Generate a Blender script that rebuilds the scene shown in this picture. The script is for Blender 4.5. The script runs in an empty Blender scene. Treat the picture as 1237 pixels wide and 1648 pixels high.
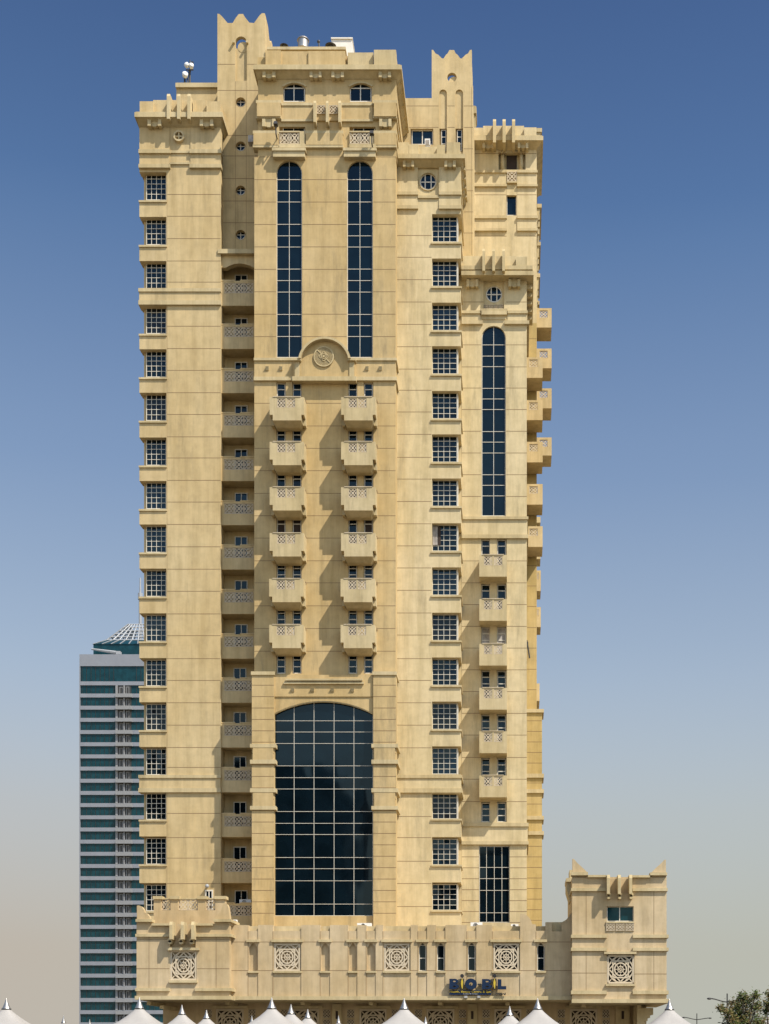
import bpy, math, random
from mathutils import Vector
random.seed(7)
SC = bpy.context.scene
COL = SC.collection
# ------------------------------------------------------------------ camera, sky, sun, exposure
K, D, VX, HY, ZC = 2255.0, 110.0, 830.0, 1700.0, 1.6
cam_d = bpy.data.cameras.new('camera')
cam = bpy.data.objects.new('camera', cam_d); COL.objects.link(cam)
cam.location = (0, -D, ZC); cam.rotation_euler = (math.pi/2, 0, 0)
cam_d.sensor_fit = 'VERTICAL'; cam_d.sensor_height = 36.0
cam_d.lens = K/1648*36; cam_d.shift_x = (618.5-VX)/1648; cam_d.shift_y = (HY-824)/1648
cam_d.clip_start = 1; cam_d.clip_end = 9000
SC.camera = cam
SUN = Vector((1.87, -1.30, 3.0)).normalized()
elev = math.asin(SUN.z); azim = math.atan2(SUN.x, SUN.y)
w = bpy.data.worlds.new('World'); SC.world = w; w.use_nodes = True
nt = w.node_tree; bg = nt.nodes['Background']
sky = nt.nodes.new('ShaderNodeTexSky'); sky.sky_type = 'NISHITA'; sky.sun_disc = False
sky.sun_elevation = elev; sky.sun_rotation = azim
sky.altitude = 0; sky.air_density = 1.0; sky.dust_density = .5; sky.ozone_density = 3.0
# dusty air: clear deep blue high up, pale desert dust towards the horizon, by true elevation angle
geo = nt.nodes.new('ShaderNodeTexCoord'); sep = nt.nodes.new('ShaderNodeSeparateXYZ'); nt.links.new(geo.outputs['Generated'], sep.inputs[0])
def wramp(src, stops):
    r = nt.nodes.new('ShaderNodeValToRGB'); e = r.color_ramp.elements
    e[0].position, e[0].color = stops[0][0], (*stops[0][1], 1)
    e[1].position, e[1].color = stops[-1][0], (*stops[-1][1], 1)
    for p, c in stops[1:-1]:
        x_ = e.new(p); x_.color = (*c, 1)
    nt.links.new(src, r.inputs[0]); return r.outputs[0]
def wmix(a_, b_, f_, mode):
    m_ = nt.nodes.new('ShaderNodeMix'); m_.data_type = 'RGBA'; m_.blend_type = mode
    for s_, v_ in ((0, f_), (6, a_), (7, b_)):
        if isinstance(v_, (int, float)): m_.inputs[s_].default_value = v_
        elif isinstance(v_, tuple): m_.inputs[s_].default_value = (*v_, 1)
        else: nt.links.new(v_, m_.inputs[s_])
    return m_.outputs[2]
deep = wmix(sky.outputs[0], wramp(sep.outputs[2], [(.20, (1, 1, 1)), (.30, (.95, .96, .965)), (.40, (.92, .95, .97)), (.50, (.74, .84, .91)), (.61, (.50, .60, .74)), (.74, (1, 1, 1))]), 1.0, 'MULTIPLY')
mr = nt.nodes.new('ShaderNodeMapRange'); mr.inputs[1].default_value = -.4; mr.inputs[2].default_value = .15; nt.links.new(sep.outputs[0], mr.inputs[0])
HZ = 1/(.0914*1.495)
dust = wmix((.515*HZ, .462*HZ, .397*HZ), (.485*HZ, .492*HZ, .43*HZ), mr.outputs[0], 'MIX')
dust = wmix(dust, (.50*HZ, .545*HZ, .57*HZ), wramp(sep.outputs[2], [(.07, (0, 0, 0)), (.26, (1, 1, 1))]), 'MIX')
fin = wmix(deep, dust, wramp(sep.outputs[2], [(.08, (1, 1, 1)), (.17, (.86,)*3), (.28, (.45,)*3), (.38, (.17,)*3), (.52, (0, 0, 0))]), 'MIX')
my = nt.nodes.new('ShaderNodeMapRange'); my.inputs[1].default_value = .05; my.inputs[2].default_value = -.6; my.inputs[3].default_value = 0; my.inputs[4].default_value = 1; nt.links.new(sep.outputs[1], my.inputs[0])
fin = wmix(fin, (2.5, 2.35, 2.05), my.outputs[0], 'MULTIPLY')      # sunward sky behind the camera brightened, added fill for the shaded walls
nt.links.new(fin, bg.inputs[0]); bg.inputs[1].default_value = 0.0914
sl = bpy.data.lights.new('sun', 'SUN'); sl.energy = 4.5; sl.angle = math.radians(.5); sl.color = (1, .93, .82)
so = bpy.data.objects.new('sun', sl); COL.objects.link(so); so.location = (60, -60, 120)
so.rotation_euler = (-SUN).to_track_quat('-Z', 'Y').to_euler()
SC.view_settings.view_transform = 'Standard'; SC.view_settings.look = 'None'
SC.view_settings.exposure = .58; SC.view_settings.gamma = 1
# ------------------------------------------------------------------ measuring: metres at a depth behind the facade line
def X(px, d): return (px-VX)*(D+d)/K
def Z(py, d): return ZC+(HY-py)*(D+d)/K
# ------------------------------------------------------------------ materials
def newmat(name):
    m = bpy.data.materials.new(name); m.use_nodes = True
    return m, m.node_tree, m.node_tree.nodes['Principled BSDF']
def N(t, ty, **kw):
    n = t.nodes.new(ty)
    for k, v in kw.items():
        if k[0] == '_': setattr(n, k[1:], v)
        else: n.inputs[k.replace('__', ' ')].default_value = v
    return n
def ramp(t, src, stops):
    r = t.nodes.new('ShaderNodeValToRGB'); e = r.color_ramp.elements
    e[0].position, e[0].color = stops[0][0], (*stops[0][1], 1)
    e[1].position, e[1].color = stops[-1][0], (*stops[-1][1], 1)
    for p, c in stops[1:-1]:
        x = e.new(p); x.color = (*c, 1)
    t.links.new(src, r.inputs[0]); return r.outputs[0]
def mix(t, a, b, fac, mode='MULTIPLY'):
    m = t.nodes.new('ShaderNodeMix'); m.data_type = 'RGBA'; m.blend_type = mode
    if isinstance(fac, (int, float)): m.inputs[0].default_value = fac
    else: t.links.new(fac, m.inputs[0])
    for s, v in ((6, a), (7, b)):
        if isinstance(v, tuple): m.inputs[s].default_value = (*v, 1)
        else: t.links.new(v, m.inputs[s])
    return m.outputs[2]
def noise(t, co, scale, vec=(1, 1, 1), detail=5, rough=.6):
    mp = N(t, 'ShaderNodeMapping'); mp.inputs['Scale'].default_value = vec
    t.links.new(co, mp.inputs[0])
    n = N(t, 'ShaderNodeTexNoise', Scale=scale, Detail=detail, Roughness=rough)
    t.links.new(mp.outputs[0], n.inputs[0]); return n.outputs[0]
def stone(name, ca, cb, stain=.5, bump=.25):
    m, t, b = newmat(name)
    co = N(t, 'ShaderNodeTexCoord').outputs['Object']
    base = ramp(t, noise(t, co, .16, (1, 1, .7), 3), [(.38, ca), (.62, cb)])
    c = mix(t, base, ramp(t, noise(t, co, 1.0, (1.5, 1.5, .12), 6, .7), [(.34, (.80, .78, .72)), (.55, (1, 1, 1)), (.72, (1.09, 1.07, 1.03))]), .8)
    c = mix(t, c, ramp(t, noise(t, co, 1.3, (1, 1, 1), 9, .68), [(.35, (.87, .86, .83)), (.62, (1.07, 1.06, 1.04))]), .7)
    dirt = ramp(t, noise(t, co, .5, (1.6, 1.6, .3), 8, .75), [(.53, (0, 0, 0)), (.76, (stain,)*3)])
    c = mix(t, c, (.17, .14, .085), dirt, 'MIX')
    drip = ramp(t, noise(t, co, 1.0, (5, 5, .16), 4, .6), [(.60, (0, 0, 0)), (.74, (stain*.55,)*3)])
    patch = ramp(t, noise(t, co, .22, (1, 1, 1.2), 3, .5), [(.46, (0, 0, 0)), (.58, (1, 1, 1))])
    dm = mix(t, drip, patch, 1.0)
    c = mix(t, c, (.20, .15, .08), dm, 'MIX')
    t.links.new(c, b.inputs['Base Color']); b.inputs['Roughness'].default_value = .85
    b.inputs['Specular IOR Level'].default_value = .25
    bp = N(t, 'ShaderNodeBump', Strength=bump, Distance=.02)
    t.links.new(noise(t, co, 9, (1, 1, 1), 6, .75), bp.inputs['Height']); t.links.new(bp.outputs[0], b.inputs['Normal'])
    return m
M = {}
M['stone'] = stone('sandstone_render', (.51, .387, .20), (.54, .425, .238))
M['trim'] = stone('sandstone_trim', (.47, .375, .205), (.53, .435, .26), .6)
M['stoneC'] = stone('tan_sandstone_render', (.475, .345, .16), (.51, .385, .20), .7)
M['stoneR'] = stone('pale_sandstone_render', (.56, .455, .26), (.59, .485, .295))
M['gold'] = stone('ochre_render', (.45, .33, .13), (.48, .36, .16), .3)
M['podium'] = stone('podium_render', (.46, .345, .19), (.53, .42, .265), .35)
M['screen'] = stone('pale_plaster_screen', (.53, .44, .30), (.59, .50, .37), .3, .1)
def plain(name, col, rough=.5, metal=0, var=.1, spec=.5, scale=3):
    m, t, b = newmat(name)
    co = N(t, 'ShaderNodeTexCoord').outputs['Object']
    lo = tuple(x*(1-var) for x in col); hi = tuple(min(1, x*(1+var)) for x in col)
    t.links.new(ramp(t, noise(t, co, scale, (1, 1, .6), 5, .6), [(.35, lo), (.65, hi)]), b.inputs['Base Color'])
    b.inputs['Roughness'].default_value = rough; b.inputs['Metallic'].default_value = metal
    b.inputs['Specular IOR Level'].default_value = spec
    return m
M['joint'] = plain('joint_sealant', (.20, .13, .06), .9)
M['white'] = plain('cream_window_paint', (.60, .56, .47), .5)
M['steel'] = plain('brushed_steel', (.42, .39, .35), .38, .85, .15)
M['dark'] = plain('dark_metal', (.035, .033, .03), .5)
M['unit'] = plain('white_enamel', (.7, .69, .65), .5, 0, .06)
M['tank'] = plain('pale_tank_panel', (.72, .68, .60), .6, 0, .05)
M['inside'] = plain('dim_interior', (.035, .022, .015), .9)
M['curtain'] = plain('grey_curtain', (.33, .30, .27), .9, 0, .3)
M['navy'] = plain('navy_acrylic', (.007, .02, .052), .6, 0, .1, .2)
M['yellow'] = plain('yellow_acrylic', (.50, .36, .03), .4)
M['black'] = plain('black_acrylic', (.02, .018, .02), .4)
M['whitetext'] = plain('white_acrylic', (.42, .42, .40), .4)
M['panel'] = plain('grey_cladding', (.24, .25, .275), .45, .2, .05, .5, .4)
M['balcwhite'] = plain('white_balcony_paint', (.24, .24, .24), .6)
M['roofgrey'] = plain('roof_grey', (.30, .31, .32), .5)
M['bark'] = plain('bark', (.12, .085, .055), .9, 0, .3)
M['leaf'] = plain('leaf_green', (.055, .075, .016), .65, 0, .45, .2, 1.1)
M['leafdry'] = plain('leaf_olive', (.10, .075, .025), .7, 0, .4, .2, 1.1)
M['paving'] = stone('sandy_paving', (.10, .085, .065), (.135, .115, .085), .3)
def glass(name, col, rough=.04, ior=1.6, wob=.012, tint=None):
    m, t, b = newmat(name)
    co = N(t, 'ShaderNodeTexCoord').outputs['Object']
    lo = tuple(x*.75 for x in col); hi = tuple(x*1.25 for x in col)
    t.links.new(ramp(t, noise(t, co, .6, (1, 1, 1), 2), [(.35, lo), (.65, hi)]), b.inputs['Base Color'])
    b.inputs['Roughness'].default_value = rough; b.inputs['IOR'].default_value = ior
    if tint: b.inputs['Specular Tint'].default_value = (*tint, 1)
    bp = N(t, 'ShaderNodeBump', Strength=1.0, Distance=wob)
    t.links.new(noise(t, co, .45, (1, 1, .5), 1), bp.inputs['Height']); t.links.new(bp.outputs[0], b.inputs['Normal'])
    return m
M['glassb'] = glass('curtained_glass', (.010, .013, .016), .06, 1.33, .02, (.6, .85, 1))
M['glassc'] = glass('blue_glass', (.004, .011, .018), .05, 1.42, .03, (.6, .85, 1))
M['glass'] = glass('dark_blue_glass', (.0025, .0065, .010), .04, 1.37, .02, (.6, .85, 1))
M['teal'] = glass('teal_curtain_glass', (.005, .034, .044), .06, 1.33, .05, (.6, .9, 1))
def fabric():
    m, t, b = newmat('white_tent_fabric')
    co = N(t, 'ShaderNodeTexCoord').outputs['Object']
    t.links.new(ramp(t, noise(t, co, 1.2, (1, 1, .4), 6, .6), [(.3, (.31, .29, .265)), (.65, (.36, .34, .315))]), b.inputs['Base Color'])
    b.inputs['Roughness'].default_value = .55; b.inputs['Transmission Weight'].default_value = 0
    bp = N(t, 'ShaderNodeBump', Strength=.3, Distance=.05)
    t.links.new(noise(t, co, 2.0, (1, 1, .25), 3), bp.inputs['Height']); t.links.new(bp.outputs[0], b.inputs['Normal'])
    return m
M['fabric'] = fabric()
# ------------------------------------------------------------------ mesh collector
class MB:
    def __init__(s): s.v = []; s.f = []; s.mi = []; s.mats = []; s.cur = 0
    def use(s, mat):
        if mat not in s.mats: s.mats.append(mat)
        s.cur = s.mats.index(mat); return s
    def face(s, idx): s.f.append(idx); s.mi.append(s.cur)
    def quad(s, *p):
        i = len(s.v); s.v += [tuple(q) for q in p]; s.face(list(range(i, i+len(p))))
    def hexa(s, a, b):      # a, b: 4 pts each (rings)
        i = len(s.v); s.v += list(a)+list(b)
        s.face([i+3, i+2, i+1, i]); s.face([i+4, i+5, i+6, i+7])
        for k in range(4):
            j = (k+1) % 4; s.face([i+k, i+j, i+4+j, i+4+k])
    def wbox(s, x0, x1, y0, y1, z0, z1):
        s.hexa([(x0, y0, z0), (x1, y0, z0), (x1, y1, z0), (x0, y1, z0)], [(x0, y0, z1), (x1, y0, z1), (x1, y1, z1), (x0, y1, z1)])
    def box(s, px0, py0, px1, py1, d0, d1):
        s.wbox(X(px0, d0), X(px1, d0), d0, d1, Z(py1, d0), Z(py0, d0)); return s
    def frustum(s, top, zt, bot, zb):   # rect = (x0,x1,y0,y1)
        r = lambda q, z: [(q[0], q[2], z), (q[1], q[2], z), (q[1], q[3], z), (q[0], q[3], z)]
        s.hexa(r(bot, zb), r(top, zt))
    def prism(s, pts, d0, d1):          # pts in measured units at d0
        w_ = [(X(x, d0), Z(y, d0)) for x, y in pts]; s.wprism(w_, d0, d1); return s
    def wprism(s, w_, d0, d1):
        n = len(w_); i = len(s.v)
        s.v += [(x, d0, z) for x, z in w_]+[(x, d1, z) for x, z in w_]
        s.face(list(range(i, i+n))); s.face(list(range(i+2*n-1, i+n-1, -1)))
        for k in range(n):
            j = (k+1) % n; s.face([i+k, i+n+k, i+n+j, i+j])
    def panel(s, x0, y0, x1, y1, hole, d0, d1, cen=None):   # wall piece with a convex hole
        cx = cen[0] if cen else sum(p[0] for p in hole)/len(hole); cy = cen[1] if cen else sum(p[1] for p in hole)/len(hole)
        angs = {round(math.atan2(p[1]-cy, p[0]-cx), 5) for p in hole} | {round(math.atan2(q[1]-cy, q[0]-cx), 5) for q in ((x0, y0), (x1, y0), (x1, y1), (x0, y1))}
        angs = sorted(angs)
        def ray(poly, a):
            dx, dy = math.cos(a), math.sin(a); best = None
            for k in range(len(poly)):
                (ax, ay), (bx, by) = poly[k], poly[(k+1) % len(poly)]
                ex, ey = bx-ax, by-ay; den = dx*ey-dy*ex
                if abs(den) < 1e-9: continue
                t_ = ((ax-cx)*ey-(ay-cy)*ex)/den; u = ((ax-cx)*dy-(ay-cy)*dx)/den
                if t_ > 0 and -1e-4 <= u <= 1.0001 and (best is None or t_ > best): best = t_
            return (cx+dx*best, cy+dy*best)
        R = [(x0, y0), (x1, y0), (x1, y1), (x0, y1)]
        H = [ray(hole, a) for a in angs]; O = [ray(R, a) for a in angs]
        P = lambda p, d: (X(p[0], d0), d, Z(p[1], d0))
        n = len(angs)
        for k in range(n):
            j = (k+1) % n
            s.quad(P(H[k], d0), P(O[k], d0), P(O[j], d0), P(H[j], d0))
            s.quad(P(H[j], d0), P(H[j], d1), P(H[k], d1), P(H[k], d0))
            s.quad(P(O[k], d0), P(O[k], d1), P(O[j], d1), P(O[j], d0))
    def gridwall(s, x0, y0, x1, y1, holes, d0, d1):
        xs = sorted({x0, x1} | {min(max(h[i], x0), x1) for h in holes for i in (0, 2)})
        ys = sorted({y0, y1} | {min(max(h[i], y0), y1) for h in holes for i in (1, 3)})
        nx, ny = len(xs)-1, len(ys)-1
        def solid(i, j):
            if i < 0 or j < 0 or i >= nx or j >= ny: return False
            mx, my = (xs[i]+xs[i+1])/2, (ys[j]+ys[j+1])/2
            return not any(h[0] < mx < h[2] and h[1] < my < h[3] for h in holes)
        P = lambda x, y, d: (X(x, d0), d, Z(y, d0))
        for i in range(nx):
            for j in range(ny):
                if not solid(i, j): continue
                a, b, c, e = xs[i], xs[i+1], ys[j], ys[j+1]
                s.quad(P(a, e, d0), P(b, e, d0), P(b, c, d0), P(a, c, d0))
                if not solid(i-1, j): s.quad(P(a, e, d1), P(a, e, d0), P(a, c, d0), P(a, c, d1))
                if not solid(i+1, j): s.quad(P(b, e, d0), P(b, e, d1), P(b, c, d1), P(b, c, d0))
                if not solid(i, j-1): s.quad(P(a, c, d0), P(b, c, d0), P(b, c, d1), P(a, c, d1))
                if not solid(i, j+1): s.quad(P(a, e, d1), P(b, e, d1), P(b, e, d0), P(a, e, d0))
    def bar(s, p, q, wd, y0, y1):       # local XZ bar
        dx, dz = q[0]-p[0], q[1]-p[1]; L = math.hypot(dx, dz); nx, nz = -dz/L*wd/2, dx/L*wd/2
        s.wprism([(p[0]+nx, p[1]+nz), (p[0]-nx, p[1]-nz), (q[0]-nx, q[1]-nz), (q[0]+nx, q[1]+nz)], y0, y1)
    def ring(s, cx, cz, r0, r1, y0, y1, n=24):
        for k in range(n):
            a, b = 2*math.pi*k/n, 2*math.pi*(k+1)/n
            s.wprism([(cx+r0*math.cos(a), cz+r0*math.sin(a)), (cx+r1*math.cos(a), cz+r1*math.sin(a)), (cx+r1*math.cos(b), cz+r1*math.sin(b)), (cx+r0*math.cos(b), cz+r0*math.sin(b))], y0, y1)
    def disc(s, cx, cz, r, y0, y1, n=28):
        s.wprism([(cx+r*math.cos(2*math.pi*k/n), cz+r*math.sin(2*math.pi*k/n)) for k in range(n)], y0, y1)
    def tube(s, p, q, r0, r1=None, n=8):
        p, q = Vector(p), Vector(q); r1 = r0 if r1 is None else r1
        ax = (q-p).normalized(); u = ax.orthogonal().normalized(); v_ = ax.cross(u)
        i = len(s.v)
        for c, r in ((p, r0), (q, r1)):
            for k in range(n):
                a = 2*math.pi*k/n; s.v.append(tuple(c+u*r*math.cos(a)+v_*r*math.sin(a)))
        for k in range(n):
            j = (k+1) % n; s.face([i+k, i+j, i+n+j, i+n+k])
        s.face(list(range(i+n-1, i-1, -1))); s.face(list(range(i+n, i+2*n)))
    def ball(s, c, r, n=10, m=6, sz=1):
        i = len(s.v)
        for a in range(m+1):
            th = math.pi*a/m
            for k in range(n):
                ph = 2*math.pi*k/n; s.v.append((c[0]+r*math.sin(th)*math.cos(ph), c[1]+r*math.sin(th)*math.sin(ph), c[2]+sz*r*math.cos(th)))
        for a in range(m):
            for k in range(n):
                j = (k+1) % n; s.face([i+a*n+k, i+(a+1)*n+k, i+(a+1)*n+j, i+a*n+j])
    def build(s, name, mat=None, parent=None, smooth=False):
        me = bpy.data.meshes.new(name); me.from_pydata(s.v, [], s.f)
        mats = [M[k] for k in s.mats] or [M[mat]]
        for k in mats: me.materials.append(k)
        if s.mats: me.polygons.foreach_set('material_index', s.mi)
        if smooth: me.polygons.foreach_set('use_smooth', [True]*len(me.polygons))
        me.update()
        return link(name, me, parent)
def link(name, data, parent=None, loc=(0, 0, 0)):
    o = bpy.data.objects.new(name, data); COL.objects.link(o)
    if parent is not None:
        o.parent = parent
        wl = Vector(loc)-wpos(parent); o.location = wl
    else: o.location = loc
    return o
def wpos(o):
    v = Vector(o.location)
    while o.parent: o = o.parent; v += Vector(o.location)
    return v
def thing(name, label, cat, loc, group=None):
    o = bpy.data.objects.new(name, None); COL.objects.link(o); o.location = loc
    o['label'] = label; o['category'] = cat
    if group: o['group'] = group
    return o
def tag(o, label, cat, group=None):
    o['label'] = label; o['category'] = cat
    if group: o['group'] = group
    return o
def dup(o, parent=None, loc=None):
    c = o.copy(); COL.objects.link(c)
    if parent is not None: c.parent = parent
    if loc is not None: c.location = loc
    for ch in o.children: dup(ch, c)
    return c
# ------------------------------------------------------------------ lattice screens (unit squares, scaled)
def small_lattice():
    m = MB(); h = .5
    for a, b in (((-h, -h+.04), (h, -h+.04)), ((-h, h-.04), (h, h-.04)), ((-h+.04, -h), (-h+.04, h)), ((h-.04, -h), (h-.04, h))): m.bar(a, b, .06, -.5, .5)
    m.bar((-h, -h), (h, h), .075, -.42, .42); m.bar((-h, h), (h, -h), .075, -.38, .38)
    m.ring(0, 0, .28, .335, -.46, .46, 16); m.ring(0, 0, .10, .14, -.44, .44, 12)
    for k in range(4):
        a = math.pi/2*k; c, s_ = math.cos(a), math.sin(a)
        m.bar((.46*c-.16*s_, .46*s_+.16*c), (.34*c, .34*s_), .06, -.4, .4); m.bar((.46*c+.16*s_, .46*s_-.16*c), (.34*c, .34*s_), .06, -.36, .36)
    me = bpy.data.meshes.new('lattice_panel'); me.from_pydata(m.v, [], m.f); me.materials.append(M['screen']); return me
def big_lattice():
    m = MB(); h = .5; w_ = .035
    for a, b in (((-h, -h+.03), (h, -h+.03)), ((-h, h-.03), (h, h-.03)), ((-h+.03, -h), (-h+.03, h)), ((h-.03, -h), (h-.03, h))): m.bar(a, b, .06, -.5, .5)
    m.ring(0, 0, .435, .47, -.44, .44, 40); m.ring(0, 0, .20, .245, -.46, .46, 32); m.ring(0, 0, .09, .12, -.45, .45, 20)
    q = .29
    sq = [(-q, -q), (q, -q), (q, q), (-q, q)]; dm = [(.43, 0), (0, .43), (-.43, 0), (0, -.43)]
    for P, dd in ((sq, .40), (dm, .36)):
        for k in range(4): m.bar(P[k], P[(k+1) % 4], .045, -dd, dd)
    m.bar((-.47, -.47), (-.12, -.12), w_, -.33, .33); m.bar((.47, .47), (.12, .12), w_, -.33, .33)
    m.bar((-.47, .47), (-.12, .12), w_, -.31, .31); m.bar((.47, -.47), (.12, -.12), w_, -.31, .31)
    for k in range(4):
        a = math.pi/4+math.pi/2*k; m.bar((.03*math.cos(a+1.6), .03*math.sin(a+1.6)), (.25*math.cos(a), .25*math.sin(a)), .025, -.28, .28)
        a = math.pi/2*k; m.bar((.0, .0), (.24*math.cos(a), .24*math.sin(a)), .028, -.26, .26)
        for sg in (-1, 1): m.bar((.29*math.cos(a)-sg*.29*math.sin(a), .29*math.sin(a)+sg*.29*math.cos(a)), (.485*math.cos(a)-sg*.1*math.sin(a), .485*math.sin(a)+sg*.1*math.cos(a)), w_, -.3, .3)
    m.ring(0, 0, .035, .055, -.44, .44, 12)
    me = bpy.data.meshes.new('lattice_screen'); me.from_pydata(m.v, [], m.f); me.materials.append(M['screen']); return me
LS, LB = small_lattice(), big_lattice()
def lattice(x0, y0, x1, y1, d, parent, big=False, thick=.1, name=None):
    o = link(name or ('lattice_screen' if big else 'lattice_panel'), LB if big else LS, parent, ((X(x0, d)+X(x1, d))/2, d+thick/2, (Z(y0, d)+Z(y1, d))/2))
    o.scale = (X(x1, d)-X(x0, d), thick, Z(y0, d)-Z(y1, d)); return o
def circ(cx, cy, r, n=28): return [(cx+r*math.cos(2*math.pi*k/n), cy+r*math.sin(2*math.pi*k/n)) for k in range(n)]
def arch(x0, x1, yt, yb, rise=None, n=14):   # outline: arc on top (y down)
    cx, hw = (x0+x1)/2, (x1-x0)/2
    rise = hw if rise is None else rise
    R = (hw*hw+rise*rise)/(2*rise); cy = yt+R; a0 = math.asin(min(1, hw/R))
    top = [(cx+R*math.sin(-a0+2*a0*k/n), cy-R*math.cos(-a0+2*a0*k/n)) for k in range(n+1)]
    return top+[(x1, yb), (x0, yb)]
# ------------------------------------------------------------------ windows
def window(parent, name, x0, y0, x1, y1, d, vx=(), hy=(), fw=1.0, bw=.8, outline=None, thick=.07, tilt=True, gl='glass', frame='white'):
    m = MB()
    def hb(ax, ay, bx, by, dd=0): m.box(ax, ay, bx, by, d+dd, d+thick)
    if outline:
        n = len(outline); cx = sum(p[0] for p in outline)/n; cy = sum(p[1] for p in outline)/n
        def inner(p):
            L = math.hypot(p[0]-cx, p[1]-cy)
            return (p[0]+math.copysign(min(fw, abs(p[0]-cx)), cx-p[0])*min(1, abs(p[0]-cx)/((x1-x0)/2)), p[1]+(fw*(cy-p[1])/max(1, abs(cy-p[1])))*min(1, 2.0*abs(p[1]-cy)/(y1-y0)))
        for k in range(n):
            a, b = outline[k], outline[(k+1) % n]
            m.prism([a, b, inner(b), inner(a)], d, d+thick)
    else:
        hb(x0, y0, x1, y0+fw); hb(x0, y1-fw, x1, y1); hb(x0, y0+fw, x0+fw, y1-fw); hb(x1-fw, y0+fw, x1, y1-fw)
    def span_y(x):    # vertical extent of the outline at x
        if not outline: return y0+fw, y1-fw
        ys = []
        for k in range(len(outline)):
            (ax, ay), (bx, by) = outline[k], outline[(k+1) % len(outline)]
            if min(ax, bx) <= x <= max(ax, bx) and ax != bx: ys.append(ay+(by-ay)*(x-ax)/(bx-ax))
        return (min(ys)+fw*.5, max(ys)-fw*.5) if len(ys) > 1 else (y0, y1)
    def span_x(y):
        if not outline: return x0+fw, x1-fw
        xs = []
        for k in range(len(outline)):
            (ax, ay), (bx, by) = outline[k], outline[(k+1) % len(outline)]
            if min(ay, by) <= y <= max(ay, by) and ay != by: xs.append(ax+(bx-ax)*(y-ay)/(by-ay))
        return (min(xs)+fw*.5, max(xs)-fw*.5) if len(xs) > 1 else (x0, x1)
    for v in vx:
        a, b = span_y(v); hb(v-bw/2, a, v+bw/2, b, .004)
    for h in hy:
        a, b = span_x(h); hb(a, h-bw/2, b, h+bw/2, .008)
    if gl == 'glass' and name in ('bay_window', 'casement_window', 'balcony_door'): gl = random.choice(['glass', 'glass', 'glass', 'glassb', 'glassc'])
    fr = m.build(name, frame, parent)
    g = MB()
    if outline:
        pts = [(X(px, d), d+.045, Z(py, d)) for px, py in outline]; g.quad(*reversed(pts))
    else:
        xs = [x0]+list(vx)+[x1]; ys = [y0]+list(hy)+[y1]
        if (len(xs)-1)*(len(ys)-1) > 60 or not tilt: xs, ys = ([x0, x1], [y0, y1]) if not tilt else (xs, ys)
        for i in range(len(xs)-1):
            for j in range(len(ys)-1):
                t = [random.uniform(-.014, .014) for _ in range(2)]
                P = lambda x, y, e: (X(x, d), d+.045+e, Z(y, d))
                g.quad(P(xs[i], ys[j+1], 0), P(xs[i+1], ys[j+1], t[0]), P(xs[i+1], ys[j], t[0]+t[1]), P(xs[i], ys[j], t[1]))
    g.build('glazing', gl, fr)
    return fr
# ------------------------------------------------------------------ facade trim helpers
CUR = None
def belt(m, x0, y0, x1, y1, d, proj=.2, back=.3):
    o = MB(); o.box(x0, y0, x1, y1, d-proj*.55, d+back); o.build('belt_course', 'trim', CUR)
def cornice(m, xl, yt, xr, yf, yc, x0, x1, d, ov, back):
    m = MB(); m.box(xl, yt, xr, yf, d-ov, back)
    m.box(xl+2, yt-.8, xr-2, yt+.2, d-ov+.12, back)
    m.frustum((X(xl, d-ov)+.12, X(xr, d-ov)-.12, d-ov+.12, back-.05), Z(yf, d-ov)+.01, (X(x0, d)-.03, X(x1, d)+.03, d-.03, back-.1), Z(yc, d))
    m.build('cornice', 'trim', CUR)
def bracket(m, x0, y0, x1, y1, d, out=.35):
    w_ = (x1-x0); m = MB()
    m.box(x0, y0, x0+w_*.24, y1, d-out, d+.1); m.box(x1-w_*.24, y0, x1, y1, d-out, d+.1)
    m.box(x0+w_*.02, y1, x0+w_*.2, y1+2, d-out*.6, d+.1); m.box(x1-w_*.2, y1, x1-w_*.02, y1+2, d-out*.6, d+.1)
    dd = d-out*.7; m.disc(X((x0+x1)/2, dd), Z((y0+y1)/2, dd), .12+.012*w_, dd, d+.1, 14)
    m.build('bracket', 'trim', CUR)
def fins(m, spans, y0, y1, d0, d1):
    for a, b in spans:
        m = MB()
        P = [(d0+.12, Z(y0, d0)), (d1, Z(y0, d0)), (d1, Z(y1, d0)), (d0, Z(y1, d0)), (d0, Z(y0, d0)-.25)]
        xa, xb = X(a, d0), X(b, d0); n = len(P)
        m.v += [(xa, p[0], p[1]) for p in P]+[(xb, p[0], p[1]) for p in P]
        m.face(list(range(n))); m.face(list(range(2*n-1, n-1, -1)))
        for k in range(n):
            j = (k+1) % n; m.face([k, n+k, n+j, j])
        m.build('fin', 'trim', CUR)
def tbox(name, *a):
    m = MB(); m.box(*a); return m.build(name, 'trim', CUR)
class TrimMB(MB):
    def box(s, *a): tbox('trim_ledge', *a)
def flush(p, wall='stone', wn='facade_wall'):
    for mb, n, mt in ((W, wn, wall), (T, 'stone_trim', 'trim'), (J, 'panel_joint', 'joint')):
        if mb.v: mb.build(n, mt, p)
        mb.__init__()
def hj(m, x0, x1, ys, d, t=.045):
    for y in ys:
        z = Z(y, d); m.wbox(X(x0, d), X(x1, d), d-.004, d+.02, z-t/2, z+t/2)
def vj(m, xs, y0, y1, d, t=.035):
    for x in xs:
        c = X(x, d); m.wbox(c-t/2, c+t/2, d-.005, d+.02, Z(y1, d), Z(y0, d))
def interp(tab, n):   # table fill
    return tab
exec_order = None
# ================================================================== GROUND
g = MB(); S = 3500
g.quad((-S, -600, 0), (S, -600, 0), (S, 4500, 0), (-S, 4500, 0))
o = g.build('ground', 'paving'); o['kind'] = 'structure'
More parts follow.
